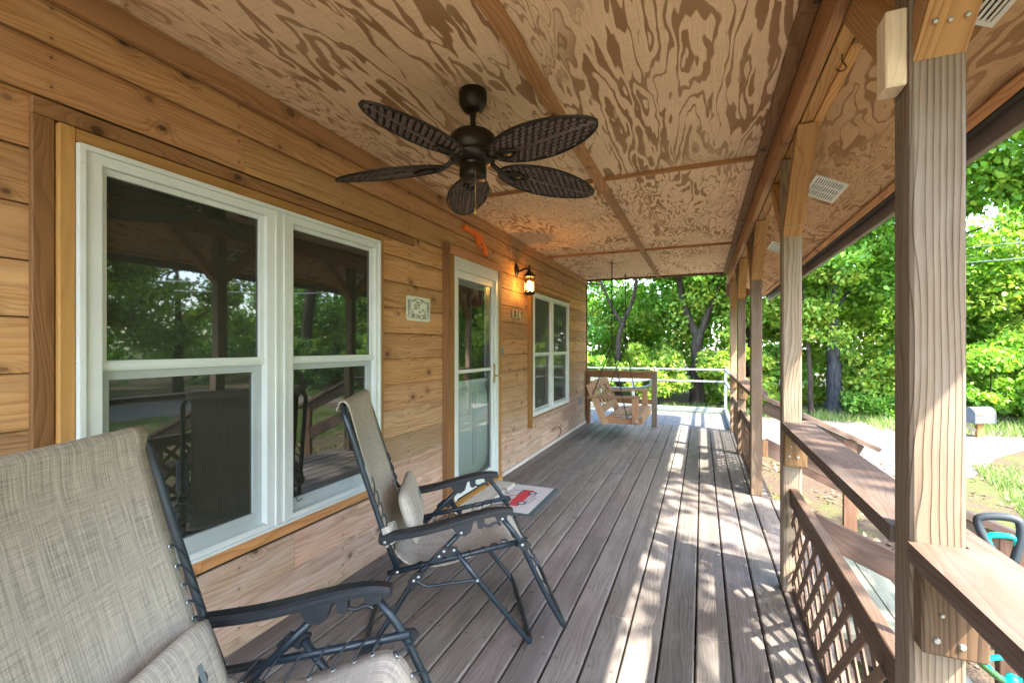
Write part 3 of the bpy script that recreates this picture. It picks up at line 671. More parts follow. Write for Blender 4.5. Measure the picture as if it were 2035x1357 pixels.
# ------------------------------------------------------------ railings with lattice
def railing(ya, yb, label, pitch, full=True, ends=(False, False)):
    t = thing('porch_railing', label, 'railing', (.47, (ya + yb) / 2, 0), 'railings between the porch posts')
    zt = .895
    m = MB(); xo, za_ = .532, zt - .038
    e0 = ya + (.046 if False else .002); e1 = yb + PW
    poly = [(.386, ya + .002), (.386, yb - .002), (PX + PW + .003, yb - .002), (PX + PW + .003, e1), (xo, e1), (xo, ya + .002)]
    cy = (ya + yb) / 2
    # local x runs along the rail so that the grain does too
    m.prism([(y_ - cy, x_ - .46) for x_, y_ in poly], lambda a, b, d: (a, -b, d), 0, .038)
    o_ = m.build('rail_plank', M['rail'], t, False, frame((.46, cy, za_), (0, 1, 0), (-1, 0, 0), (0, 0, 1))); o_.color = (*jit(.06, (1.05, 1, 1)), 1)
    if not full: return t
    boxplank('lattice_cap', (.424, ya + .001, .462), (.462, yb - .001, .55), M['rail'], t, (.8, .72, .64), 1)
    boxplank('lattice_sill', (.440, ya + .001, .0), (.475, yb - .001, .032), M['rail'], t, (.9, .85, .8), 1)
    z0, z1 = .033, .461; w = .034
    for layer, (s, xc) in enumerate(((-1, .4335), (1, .4405))):
        # strips y = c + s*(z-z0), clipped to the panel
        c = ya - (z1 - z0); cmax = yb + (z1 - z0); c += .03 * layer
        while c < cmax:
            e = []
            for z in (z0, z1):
                y = c + s * (z - z0); e.append([y, z])
            (ya_, za_), (yb_, zb_) = e
            def clip(y, z, y2, z2):
                lo, hi = ya + .012, yb - .012
                if y < lo: z = z + (lo - y) * (z2 - z) / (y2 - y); y = lo
                if y > hi: z = z + (hi - y) * (z2 - z) / (y2 - y); y = hi
                return y, z
            if max(ya_, yb_) > ya + .04 and min(ya_, yb_) < yb - .04:
                A = clip(ya_, za_, yb_, zb_); B = clip(yb_, zb_, ya_, za_)
                if math.dist(A, B) > .07:
                    plank('lattice_strip', (xc, *A), (xc, *B), w, .0062, (1, 0, 0), M['lattice'], t, jit(.12), .0008)
            c += pitch
    return t
railing(-.6, POSTS[1], 'flat brown handrail plank running from the nearest post out of the picture', .15, False)
railing(POSTS[1] + PW, POSTS[2], 'railing with a wide lattice panel between the two nearest posts', .150)
railing(POSTS[3] + PW, POSTS[4], 'lattice railing just beyond the stairs, between the third and fourth posts', .125)
railing(POSTS[4] + PW, POSTS[5], 'farthest lattice railing, between the fourth and last posts', .125)

# end railing behind the swing
t = thing('end_railing', 'short wooden railing across the far end behind the swing', 'railing', (-1.2, 7.66, 0))
boxplank('rail_cap', (XW + .02, 7.60, .862), (-.665, 7.72, .895), M['trim'], t, (.7, .65, .6))
boxplank('rail_board', (XW + .075, 7.64, .775), (-.752, 7.675, .860), M['trim'], t, (.9, .85, .75))
boxplank('rail_board', (XW + .075, 7.64, .36), (-.752, 7.675, .44), M['trim'], t, (.7, .65, .6))
boxplank('rail_post', (-.750, 7.63, .0), (-.668, 7.705, .861), M['post'], t, None, 2)
boxplank('rail_post', (XW + .02, 7.62, .0), (XW + .074, 7.70, .861), M['trim'], t, (.6, .55, .5), 2)

# metal railing of the ramp
t = thing('ramp_railing', 'pale metal pipe railing round the grey ramp platform', 'railing', (-.9, 9.7, 0))
def bar(p, q, w=.045, h=.04, up=(0, 0, 1)): return plank('rail_bar', p, q, w, h, up, M['alu'], t)
for z in (.845, .615): bar((-2.6, 9.68, z), (.40, 9.68, z), .045, .035)
bar((-2.6, 9.68, .06), (.40, 9.68, .06), .05, .09)
for x in (.42, -2.6): bar((x, 9.68, -.4), (x, 9.68, .87), .05, .05, (1, 0, 0))
for z in (.845, .615, .06): bar((.42, 7.75, z), (.42, 9.65, z), .045, .035 if z > .1 else .09)
for (yy, za, zb_) in ((9.2, .60, .66), (8.75, .50, .54)):
    MB().tube(smoothpath([(-2.6, yy, za), (-1.5, yy, za + .01), (-1.05, yy, za + .03), (-.88, yy, za + .10), (-.83, yy, za + .22), (-.86, yy, za + .30)], 4), .02, 8).build('pipe', M['alu'], t, True)
for x in (-1.9, -1.25): bar((x, 9.2, .0), (x, 9.2, .62), .05, .05, (1, 0, 0))

# ------------------------------------------------------------ stairs and their handrails
t = thing('porch_stairs', 'mossy plank stairs leading down from the porch to the yard', 'stairs', (.9, 3.6, GZ))
for (xa, xb, z) in ((.60, .745, -.155), (.750, .895, -.155), (.90, 1.045, -.31), (1.05, 1.195, -.31)):
    boxplank('stair_tread', (xa, 2.78, z - .036), (xb, 4.52, z), M['tread'], t, jit(.1), 1)
for y in (2.95, 4.36):
    m = MB(); m.prism([(.58, -.06), (.58, -.34), (1.05, GZ), (1.25, GZ), (1.22, -.35)], lambda a, b, d: (a, d, b), y, y + .035); m.build('stringer', M['rail'], t)
def handrail(y, label, z0, sl, x1, zpost):
    t = thing('stair_handrail', label, 'handrail', (.6, y, GZ), 'handrails beside the porch stairs')
    q = lambda x, dz=0: (x, y, z0 - sl * (x - .48) + dz)
    up = Vector((sl, 0, 1)).normalized()
    plank('rail_cap', q(.485), q(x1), .088, .036, up, M['rail'], t, (1.1, 1.02, 1))
    plank('rail_board', Vector(q(.49, -.082)), Vector(q(x1 - .12, -.082)), .034, .10, up, M['rail'], t, (.75, .65, .55))
    plank('rail_board', Vector(q(.49, -.42)), Vector(q(x1 - .10, -.42)), .034, .135, up, M['rail'], t, (.85, .72, .68))
    boxplank('rail_post', (x1 - .24, y - .022, GZ), (x1 - .15, y + .022, z0 - sl * (x1 - .2 - .48) - .028), M['rail'], t, (1.25, .95, .75), 2)
    boxplank('rail_block', (.483, y - .035, .34), (.525, y + .035, .48), M['trim'], t, (1.1, 1.05, 1), 2)
    return t
handrail(4.50, 'far stair handrail sloping down from the third post', .858, .47, 1.31, .1)
handrail(2.72 + PW, 'near stair handrail sloping down from the second post', .80, .44, 1.50, .1)

# ------------------------------------------------------------ eave: soffit, vents, fascia, roof
ev = thing('roof_eave', 'sloping plywood soffit with grey brown fascia along the porch roof edge', 'eave', (.9, 3, 2.1))
SL = .5; sx0, sz0 = .491, 2.295
def sof(x, y, d=0): # point on the soffit, d metres below it
    n = Vector((-SL, 0, -1)).normalized(); return Vector((x, y, sz0 - SL * (x - sx0))) + n * d
dirx = Vector((1, 0, -SL)).normalized(); nup = Vector((SL, 0, 1)).normalized()
XS = .905
for a, b in ((-1.7, .97), (.97, 3.40), (3.40, 5.83), (5.83, 8.1)):
    c = (sof(sx0 + .004, 0) + sof(XS, 0)) / 2 + nup * .006; wd = (sof(XS, 0) - sof(sx0 + .004, 0)).length
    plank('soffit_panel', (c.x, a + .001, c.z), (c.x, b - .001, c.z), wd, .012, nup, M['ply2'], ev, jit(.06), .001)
plank('soffit_trim', (XS - .022, -1.7, sof(XS - .022, 0).z - .010), (XS - .022, 8.1, sof(XS - .022, 0).z - .010), .04, .016, nup, M['trim'], ev, (1.4, 1.2, 1.0))
boxplank('rafter_gap_strip', (XS + .002, -1.7, 2.075), (XS + .028, 8.1, 2.22), M['gapdark'], ev)  # near-black strip: its colour paints the shaded gap between soffit and fascia
boxplank('fascia_board', (XS + .055, -1.7, 2.018), (XS + .085, 8.15, 2.20), M['fascia'], ev)
plank('roof_deck', (.30, -1.8, 2.56), (.30, 8.2, 2.56), 1.66, .03, nup, M['shingle'], ev)
plank('roof_deck', (-2.2, -1.8, 2.60), (-2.2, 8.2, 2.60), 3.9, .03, (0, 0, 1), M['shingle'], ev)
boxplank('end_fascia', (.36, 8.102, 2.10), (XS + .08, 8.13, 2.42), M['trim'], ev, (.8, .75, .7))
VLAB = {1: 'white louvred vent in the soffit beside the nearest post', 3: 'white louvred vent in the soffit just past the second post', 4: 'small looking white soffit vent farthest along the eave'}
for idx, yc in ((1, 1.49), (3, 3.15), (4, 4.86)):
    o3 = sof(.662, yc); ty = Vector((0, 1, 0))
    v = thing('soffit_vent', VLAB[idx], 'vent', o3, 'vents in the soffit'); F = frame(o3, ty, dirx * -1, nup * -1)
    L2, W2 = .17, .085
    m = MB(); m.box((-L2, -W2, 0), (-L2 + .018, W2, .008), F); m.box((L2 - .018, -W2, 0), (L2, W2, .008), F)
    for q in (-W2, W2 - .012): m.box((-L2 + .018, q, .0003), (L2 - .018, q + .012, .0075), F)
    for q in (-.056, .044): m.box((q, -W2 + .012, .0003), (q + .012, W2 - .012, .0075), F)
    m.build('vent_frame', M['ventwhite'], v)
    MB().box((-L2 + .005, -W2 + .005, .0002), (L2 - .005, W2 - .005, .0012), F).build('vent_back', M['ventdark'], v)
    lv = MB()
    for ka, kb in ((-L2 + .018, -.056), (-.044, .044), (.056, L2 - .018)):
        k = -W2 + .018
        while k < W2 - .014:
            lv.box((ka, -.0045, -.0007), (kb, .0045, .0007), F @ Matrix.Translation((0, k, .0045)) @ Matrix.Rotation(R(30), 4, 'X')); k += .0125
    tag(lv.build('louvre', M['ventwhite'], v), kind='stuff')
for (x, y, lab) in ((.60, 3.46, 'small brass screw eye in the soffit beyond the second post'),):
    o3 = sof(x, y); m = MB(); m.tube([o3 + Vector((.012 * math.cos(a), .004, -.014 + .012 * math.sin(a))) for a in np.linspace(0, 2 * math.pi, 11)[:-1]], .003, 6, True); m.tube([o3, o3 + Vector((0, .004, -.004))], .003, 6)
    tag(m.build('screw_eye', M['brass'], None, True), lab, 'hook')

# ------------------------------------------------------------ ceiling fan
FX, FY = -.95, 1.82
fan = thing('ceiling_fan', 'dark bronze ceiling fan with five woven leaf blades', 'ceiling fan', (FX, FY, 2.435))
c = (FX, FY, 0)
MB().lathe([(0, 2.434), (.062, 2.434), (.064, 2.40), (.060, 2.375), (.050, 2.355), (.034, 2.342), (.0, 2.340)], c, 32).build('canopy', M['fan'], fan, True)
MB().lathe([(.013, 2.345), (.013, 2.26)], c, 16).build('downrod', M['fan'], fan, True)
MB().lathe([(.0, 2.268), (.03, 2.268), (.034, 2.258), (.085, 2.244), (.104, 2.226), (.108, 2.19), (.106, 2.165), (.098, 2.155), (.103, 2.150), (.100, 2.128), (.080, 2.118), (.060, 2.112), (0, 2.11)], c, 40).build('motor_housing', M['fan'], fan, True)
MB().lathe([(.0, 2.115), (.058, 2.115), (.060, 2.105), (.056, 2.10), (.061, 2.092), (.061, 2.05), (.057, 2.042), (.0, 2.040)], c, 32).build('switch_housing', M['fan'], fan, True)
pc = MB(); pc.tube([(FX + .035, FY - .05, 2.07), (FX + .042, FY - .058, 2.062), (FX + .042, FY - .058, 1.90)], .0013, 5); pc.lathe([(0, 1.90), (.005, 1.898), (.006, 1.868), (.004, 1.862), (0, 1.861)], (FX + .042, FY - .058, 0), 8)
pc.build('pull_chain', M['brass'], fan, True)
def blade_half(u):            # half width along 0..1
    return .110 * (math.sin(math.pi * min(1, max(0, u)) ** .9) ** .55)
Bx0, Bx1 = .128, .665
ups = np.linspace(0, 1, 33)
outline = [(Bx0 + (Bx1 - Bx0) * u, blade_half(u)) for u in ups] + [(Bx0 + (Bx1 - Bx0) * u, -blade_half(u)) for u in ups[-2:0:-1]]
me_base = MB().prism(outline, lambda a, b, d: (a, b, d), -.002, .004).mesh('blade', M['wickerback'])
me_rim = MB().tube([(a, b, -.001) for a, b in outline], .0055, 6, True).mesh('rim', M['fan'], True)
me_mid = MB().tube([(Bx0 + .05, 0, -.006), (Bx0 + .3, 0, -.007), (Bx1 - .004, 0, -.004)], [.0065, .0055, .003], 6).mesh('midrib', M['wicker'], True)
wv = MB(); cx = .018; i = 0
x = Bx0 + .01
while x < Bx1:
    j = 0; y = -.108
    while y < .108:
        ins = blade_half((x + cx / 2 - Bx0) / (Bx1 - Bx0)) - .005
        if abs(y + cx / 2) + cx * .3 < ins:
            horiz = (i + j) % 2 == 0; h_ = -.0042; g_ = .0012
            a0, a1, b0, b1 = x + g_ / 2, x + cx - g_ / 2, y + g_ / 2, y + cx - g_ / 2
            nseg = 3; vs = []; fs = []
            for s_ in range(nseg + 1):
                q = s_ / nseg; z = -.002 + h_ * math.sin(math.pi * q)
                if horiz: vs += [(a0 + (a1 - a0) * q, b0 + .002, z), (a0 + (a1 - a0) * q, b1 - .002, z)]
                else: vs += [(a0 + .002, b0 + (b1 - b0) * q, z), (a1 - .002, b0 + (b1 - b0) * q, z)]
            for s_ in range(nseg): fs.append((2 * s_, 2 * s_ + 2, 2 * s_ + 3, 2 * s_ + 1))
            wv.add(vs, fs)
        y += cx; j += 1
    x += cx; i += 1
me_weave = wv.mesh('weave', M['wicker'])
br = MB(); br.tube(smoothpath([(.085, 0, .028), (.12, 0, .006), (.15, 0, -.008), (.185, 0, -.012)], 3), [.011] * 10, 8)
lf = [(.165 + .115 * u, .029 * math.sin(math.pi * u ** .8) ** .8) for u in np.linspace(0, 1, 12)]
lf = lf + [(a, -b) for a, b in lf[-2:0:-1]]
br.tube([(a, b, -.012) for a, b in lf], .006, 6, True); br.prism([(a, b * .95) for a, b in lf], lambda a, b, d: (a, b, d), -.012, -.004)
me_br = br.mesh('blade_bracket', M['fan'], True)
for k in range(5):
    A_ = R(-22.5 + 72 * k)
    w_ = Matrix.Translation((FX, FY, 2.112)) @ Matrix.Rotation(A_, 4, 'Z') @ Matrix.Rotation(R(3.2), 4, 'Y') @ Matrix.Rotation(R(-11), 4, 'X')
    b_ = link(bpy.data.objects.new('blade', me_base), fan, w_)
    for nm, me in (('rim', me_rim), ('midrib', me_mid), ('weave', me_weave), ('blade_bracket', me_br)):
        o = link(bpy.data.objects.new(nm, me), b_, w_)
        if nm == 'weave': o['kind'] = 'stuff'

# ------------------------------------------------------------ things on the wall
def wallframe(y, z, x=XW + .002): return frame((x, y, z), (0, 1, 0), (0, 0, 1), (1, 0, 0))   # local x = along wall, y = up, z = outwards
sg = thing('porch_sign', 'small cream tin porch sign with two drawn rocking chairs on the wall', 'sign', (XW, 2.68, 1.55))
F = wallframe(2.68, 1.552)
po = []
for sx, sy in ((1, 1), (-1, 1), (-1, -1), (1, -1)):
    for a in np.linspace(0, 90, 5):
        ang = R(a + {(1, 1): 0, (-1, 1): 90, (-1, -1): 180, (1, -1): 270}[(sx, sy)])
        po.append((sx * (.144 - .018) + .018 * math.cos(ang), sy * (.084 - .018) + .018 * math.sin(ang)))
MB().prism(po, lambda a, b, d: tuple(F @ Vector((a, b, d))), .001, .006).build('sign_plate', M['signtin'], sg)
def st(body, size, x, y, mat='ink', rot=0): return text('lettering', body, size, M[mat], sg, F @ Matrix.Translation((x, y, .0072)) @ Matrix.Rotation(R(rot), 4, 'Z') @ Matrix.Scale(1.15, 4, (1, 0, 0)))
for i, ch in enumerate("THERE'S ALWAYS"):
    a = (i - 6.5) * .0125; st(ch, .019, a, .066 - 6.0 * a * a * .5, rot=-a * 220)
st('TIME TO', .019, 0, .043); st('SIT', .052, -.02, .012); st('ON', .014, .045, -.005); st('THE', .016, .012, -.022); st('PORCH', .044, 0, -.055)
for s_ in (-1, 1):
    m = MB()
    def q(a, b, c, d): m.prism([(s_ * a, b), (s_ * c, b), (s_ * c, d), (s_ * a, d)], lambda x, y, z: tuple(F @ Vector((x, y, z))), .0061, .0069)
    for i in range(4): q(.098 + .009 * i, .052 - i * .003, .103 + .009 * i, -.01)
    for i in range(4): q(.062, -.012 - .010 * i, .125, -.016 - .010 * i)
    q(.064, .004, .068, -.05); q(.120, .052, .126, -.05); q(.095, .05, .132, .058)
    for i in range(7):
        a0 = -.9 + i * .3; q(.095 + .045 * math.sin(a0) - .008, -.064 + .022 * (1 - math.cos(a0)) , .095 + .045 * math.sin(a0) + .008, -.060 + .022 * (1 - math.cos(a0)))
    m.build('rocking_chair_print', M['inkgrey'], sg)

gun = thing('toy_revolver', 'orange toy revolver hung on the wall above the door', 'toy gun', (XW, 3.5, 2.2))
def W3(y, z, x=XW + .012): k = x / XW; return (y * k, H0 + (z - H0) * k)
def GP(px, py):   # traced points of its outline, converted to the wall plane
    u = 910 + px * 75 / 1272; v = 435 + py * 80 / 1357
    r_ = (u - 1017.5) / 904.4; k_ = -(v - 689) / 904.4; ps = math.atan(377.5 / 904.4); cc, ss = math.cos(ps), math.sin(ps)
    d_ = (-ss + r_ * cc, cc + r_ * ss, k_); tt = (XW + .014) / d_[0]; return (tt * d_[1], H0 + tt * d_[2])
outl = [(170, 330), (205, 205), (450, 340), (560, 400), (720, 490), (815, 575), (800, 690), (850, 800), (910, 930), (960, 1100), (985, 1270), (850, 1215), (860, 1060), (815, 920), (770, 980), (715, 965), (690, 900), (640, 800), (615, 620), (560, 555), (440, 500), (350, 430)]
gp = [GP(*p) for p in outl]
MB().prism(gp, lambda a, b, d: (XW + d, a, b), .003, .026).build('gun_body', M['orange'], gun)
hole = [GP(*p) for p in ((735, 830), (775, 840), (785, 900), (745, 900))]
MB().prism(hole, lambda a, b, d: (XW + d, a, b), .0262, .028).build('trigger_gap', M['ink'], gun)
cyl = MB()
for i in range(5):
    p = GP(440 + i * 38, 410 + i * 26); q_ = GP(455 + i * 38, 470 + i * 26); cyl.tube([(XW + .027, *p), (XW + .027, *q_)], .004, 6)
cyl.build('cylinder_flutes', M['orange'], gun, True)

nb = thing('house_number', 'brass house number 136 on the wall beside the door', 'house number', (XW, 4.46, 1.62))
for i, ch in enumerate('136'):
    F = wallframe(4.375 + i * .098, 1.63 - i * .002)
    text('digit', ch, .128, M['digit'], nb, F @ Matrix.Translation((0, 0, .012)) @ Matrix.Scale(1.18, 4, (1, 0, 0)), .004)
    text('digit_outline_plate', ch, .128, M['iron'], nb, F @ Matrix.Translation((.006, -.003, .004)) @ Matrix.Scale(1.18, 4, (1, 0, 0)), .003)  # dark copy set slightly off behind each digit, forming its dark outline
db = thing('doorbell', 'slim grey doorbell button on the door casing', 'doorbell', (XW, 4.13, 1.24))
k = (XW + .03) / XW
MB().box((XW + .009, 4.055, 1.185), (XW + .028, 4.105, 1.295)).build('bell_base', M['vinyl2'], db)
MB().box((XW + .028, 4.062, 1.19), (XW + .036, 4.098, 1.288)).build('bell_face', M['alu'], db)
ob = thing('outlet_box', 'grey outdoor outlet box low on the wall near the far corner', 'outlet', (XW, 7.2, .42))
MB().box((XW + .002, 7.15, .37), (XW + .03, 7.24, .48)).build('box_body', M['alu'], ob); MB().box((XW + .03, 7.16, .38), (XW + .045, 7.23, .47)).build('cover', M['fascia'], ob)
tag(MB().tube(smoothpath([(XW + .004, 5.75, .19), (XW + .01, 5.95, .20), (XW + .02, 6.05, .18), (XW + .03, 6.08, .12), (XW + .02, 6.03, .075), (XW + .02, 5.95, .06)], 4), .006, 6).build('cable', M['iron'], None, True), 'black cable end poking from the wall below the far window', 'cable')

# wall lantern (lit)
LX, LY, LZ = -1.68, 4.50, 1.945
la = thing('wall_lantern', 'black wall lantern with a glowing bulb beside the front door', 'lantern', (XW, LY, 2.05))
Fm = Matrix.Rotation(R(90), 3, 'Y')
MB().lathe([(0, .030), (.022, .028), (.040, .016), (.052, .004), (.052, 0), (0, 0)], (XW + .001, LY, 2.105), 20, Fm @ Matrix.Diagonal((1.5, 1, 1))).build('back_plate', M['iron'], la, True)
MB().tube(smoothpath([(XW + .02, LY, 2.085), (XW + .06, LY, 2.10), (XW + .10, LY, 2.115), (LX, LY, 2.11), (LX, LY, 2.075)], 4), .011, 8).build('arm', M['iron'], la, True)
MB().lathe([(0, 2.16), (.006, 2.155), (.010, 2.135), (.006, 2.12), (.016, 2.11), (.020, 2.085), (.052, 2.055), (.074, 2.030), (.078, 2.024), (.058, 2.020), (0, 2.020)], (LX, LY, 0), 6).build('roof', M['iron'], la)
MB().lathe([(.0, 1.862), (.066, 1.862), (.066, 1.846), (.05, 1.838), (0, 1.838)], (LX, LY, 0), 6).build('base_ring', M['iron'], la)
cg = MB()
for kk in range(6):
    a = kk * math.pi / 3; cg.tube([(LX + .058 * math.cos(a), LY + .058 * math.sin(a), 1.855), (LX + .058 * math.cos(a), LY + .058 * math.sin(a), 2.025)], .0042, 5)
cg.build('cage', M['iron'], la)
gm, gnt, gb = mk('amber_lantern_glass'); gout = gnt.nodes['Material Output']
tr = nd(gnt, 'ShaderNodeBsdfTransparent', {0: (1, .80, .48, 1)}); gl = nd(gnt, 'ShaderNodeBsdfGlossy', {0: (1, .9, .7, 1), 1: .1})
gnt.links.new(nd(gnt, 'ShaderNodeMixShader', {0: .12, 1: tr, 2: gl}), gout.inputs[0])
MB().lathe([(.054, 1.862), (.054, 2.02)], (LX, LY, 0), 6).build('glass', gm, la)
em, ent, eb = mk('lit_bulb'); eb.inputs['Base Color'].default_value = (1, .8, .5, 1); eb.inputs['Emission Color'].default_value = (1, .62, .26, 1); eb.inputs['Emission Strength'].default_value = 9
MB().lathe([(0, 1.985), (.012, 1.98), (.024, 1.955), (.026, 1.93), (.018, 1.90), (.012, 1.885), (0, 1.88)], (LX, LY, 0), 14).build('bulb', em, la, True)
pl = bpy.data.lights.new('lantern_light', 'POINT'); pl.energy = 3.2; pl.color = (1, .50, .16); pl.shadow_soft_size = .03
plo = bpy.data.objects.new('lantern_light', pl); link(plo, la, Matrix.Translation((LX, LY - .0, 1.93)))

# ------------------------------------------------------------ doormat
dm = thing('doormat', 'pale doormat printed with a red pickup truck, on the deck before the door', 'doormat', (-1.43, 3.6, 0))
MB().box((-1.655, 3.245, .001), (-1.190, 3.945, .010)).build('rubber_base', M['matrubber'], dm)
MB().box((-1.650, 3.265, .010), (-1.232, 3.930, .014)).build('mat_pile', M['matgrey'], dm)
MF = frame((-1.44, 3.585, .0142), (0, 1, 0), (-1, 0, 0), (0, 0, 1))     # local x = along wall, y = towards the wall
def mp(poly, mat, name, d=.0006, base=0): return MB().prism(poly, lambda a, b, z: tuple(MF @ Vector((a, b, z))), base, base + d).build(name, M[mat], dm)
def disc(cx, cy, r, n=18, sx=1): return [(cx + sx * r * math.cos(2 * math.pi * i / n), cy + r * math.sin(2 * math.pi * i / n)) for i in range(n)]
mp([(-.20, -.075), (-.205, -.01), (-.19, .012), (-.10, .02), (-.085, .022), (-.05, .078), (-.035, .085), (.03, .085), (.04, .075), (.045, .022), (.215, .02), (.22, -.06), (.20, -.075)], 'matred', 'truck_print')
mp([(-.072, .025), (-.045, .068), (.022, .070), (.028, .025)], 'matgrey', 'truck_window_print', .0004, .0007)
mp([(.05, .022), (.05, .034), (.212, .032), (.212, .021)], 'matdark', 'truck_bed_print', .0004, .0007)
for cx_ in (-.125, .145):
    mp(disc(cx_, -.078, .040), 'matdark', 'wheel_print', .0004, .0012); mp(disc(cx_, -.078, .022), 'matgrey', 'hub_print', .0004, .0017)
m = MB()
for r_, a0, a1 in ((.168, 20, 160), (.158, 200, 340), (.112, 205, 335)):
    m.tube([MF @ Vector((1.25 * r_ * math.cos(R(a)), .9 * r_ * math.sin(R(a)), .0004)) for a in np.linspace(a0, a1, 22)], .0016, 4)
m.build('ring_print', M['matdark'], dm)
for i, ch in enumerate('PARK'):
    a = R(132 - i * 22); text('lettering', ch, .042, M['matdark'], dm, MF @ Matrix.Translation((1.2 * .138 * math.cos(a), .95 * .138 * math.sin(a), .0006)) @ Matrix.Rotation(a - R(90), 4, 'Z'), .0003)
for i, ch in enumerate('RIDE'):
    a = R(242 + i * 19); text('lettering', ch, .042, M['matdark'], dm, MF @ Matrix.Translation((1.22 * .136 * math.cos(a), .92 * .136 * math.sin(a), .0006)) @ Matrix.Rotation(a + R(90), 4, 'Z'), .0003)

# ------------------------------------------------------------ zero gravity lounge chair (s forward, l sideways, z up)
CW = .56
def lounge():
    t = thing('lounge_chair', None, 'lounge chair', (0, 0, 0), 'reclining lounge chairs on the porch')
    tr_ = .0115
    def U(name, near, extra=0, r=tr_, mat='steel', inset=0):
        """a U of tube: up/down one side, across, and back on the other side; near = [(s,z)...] ending at the cross bar"""
        s1, z1 = near[-1]; s0, z0 = near[-2]; d = Vector((s1 - s0, z1 - z0)); d.normalize(); c_ = .045
        a, b = inset, CW - inset
        pre = [(s, a, z) for s, z in near[:-1]] + [(s1 - d.x * c_, a, z1 - d.y * c_)]
        arc = [(s1 - d.x * c_ * .3, a + c_ * .3, z1 - d.y * c_ * .3), (s1, a + c_, z1)]
        full = pre + arc
        mir = [(s, a + b - l, z) for s, l, z in full[::-1]]
        return MB().tube(full + mir, r, 10).build(name, M[mat], t, True)
    backdir = Vector((-.775 + .555, 1.045 - .375)); backdir.normalize()
    U('back_frame', [(-.557, .372), (-.605, .505), (-.700, .800), (-.745, .950), (-.778, 1.048)])
    U('front_leg_frame', [(-.331, .452), (-.235, .319), (0, .016)])
    U('rear_leg_frame', [(-.299, .520), (-.381, .440), (-.487, .342), (-.600, .165), (-.705, .016)], inset=.004)
    U('footrest_frame', [(-.130, .572), (-.075, .500), (-.037, .440), (.028, .297), (.085, .185), (.150, .070)], inset=-.006)
    for l in (0, CW):
        o_ = -1 if l == 0 else 1
        MB().tube([(-.600, l - o_ * .004, .365), (-.03, l - o_ * .004, .466)], tr_, 10).build('seat_rail', M['steel'], t, True)
        # armrest: curved slab with a grooved edge
        prof = [(-.632, .528), (-.56, .536), (-.47, .548), (-.38, .566), (-.29, .588), (-.20, .606), (-.13, .612), (-.083, .606)]
        pts = smoothpath([(s, 0, z) for s, z in prof], 3); n = len(pts); m = MB(); vs = []; fs = []
        for i, p in enumerate(pts):
            u = i / (n - 1); hw = .022 + .008 * math.sin(math.pi * min(1, u * 1.15)); th = .030 if u < .9 else .026
            top = [(p.x, l - hw, p.z - .008), (p.x, l - hw * .7, p.z), (p.x, l + hw * .7, p.z), (p.x, l + hw, p.z - .008)]
            bot = [(p.x, l + hw, p.z - .017), (p.x, l + hw * .82, p.z - .020), (p.x, l + hw * .8, p.z - th), (p.x, l - hw * .8, p.z - th), (p.x, l - hw * .82, p.z - .020), (p.x, l - hw, p.z - .017)]
            vs += top + bot
        for i in range(n - 1):
            for j in range(10): fs.append((i * 10 + j, i * 10 + (j + 1) % 10, (i + 1) * 10 + (j + 1) % 10, (i + 1) * 10 + j))
        fs += [tuple(range(10)), tuple(range((n - 1) * 10, n * 10))[::-1]]
        m.add(vs, fs); m.build('armrest', M['armpad'], t)
        yo = l - .016; f3 = lambda a, b, d: (a, d, b)
        MB().prism([(-.345, .556), (-.245, .574), (-.262, .520), (-.285, .505), (-.315, .508)], f3, yo, yo + .032).build('arm_bracket', M['armpad'], t)
        MB().prism([(-.238, .575), (-.205, .580), (-.203, .545), (-.215, .530), (-.232, .535)], f3, yo + .004, yo + .028).build('arm_bracket', M['armpad'], t)
        MB().prism([(-.165, .586), (-.105, .586), (-.110, .560), (-.150, .558)], f3, yo + .003, yo + .029).build('arm_bracket', M['armpad'], t)
        MB().prism([(-.635, .512), (-.56, .520), (-.575, .500), (-.605, .486), (-.628, .492)], f3, yo, yo + .032).build('arm_bracket', M['armpad'], t)
        MB().tube(smoothpath([(-.215, l, .545), (-.185, l, .538), (-.160, l, .548), (-.143, l, .546), (-.135, l, .538)], 3), .006, 7).build('lock_lever', M['armpad'], t, True)
        yj = l + o_ * .010; w0, w1 = sorted((yj, yj + o_ * .010))
        for cs, cz, cs2, cz2, rr in ((-.400, .424, -.365, .456, .017), (-.505, .325, -.470, .358, .018), (-.052, .452, -.02, .452, .018)):
            dx, dz = cs2 - cs, cz2 - cz; Lh = math.hypot(dx, dz); nx_, nz_ = -dz / Lh * rr, dx / Lh * rr; ex, ez = dx / Lh * rr, dz / Lh * rr
            MB().prism([(cs - ex * .8, cz - ez * .8), (cs + nx_, cz + nz_), (cs2 + nx_, cz2 + nz_), (cs2 + ex * .8, cz2 + ez * .8), (cs2 - nx_, cz2 - nz_), (cs - nx_, cz - nz_)][::1], f3, w0 - .0, w1 + .0).build('joint_plate', M['armpad'], t)
        MB().prism([(-.375, .432), (-.340, .468), (-.316, .462), (-.322, .436), (-.35, .42)], f3, w0 - .0006, w1 + .0006).build('joint_plate', M['armpad'], t)
        for s_, z_ in ((-.392, .430), (-.372, .450), (-.331, .452), (-.494, .338), (-.475, .352), (-.235, .319), (-.045, .456), (-.13, .570), (-.301, .522), (-.608, .502), (-.559, .378)):
            MB().lathe([(0, .004), (.0052, .0035), (.007, 0)], (s_, l + o_ * .0205 if z_ > .3 else l + o_ * .012, z_), 9, Matrix.Rotation(R(90 if o_ < 0 else -90), 3, 'X')).build('rivet', M['rivet'], t, True)
        MB().tube(smoothpath([(-.487, l + o_ * .016, .340), (-.455, l + o_ * .018, .318), (-.43, l + o_ * .018, .312), (-.34, l + o_ * .018, .318), (-.235, l + o_ * .016, .322)], 3), .006, 7).build('link_rod', M['steel'], t, True)
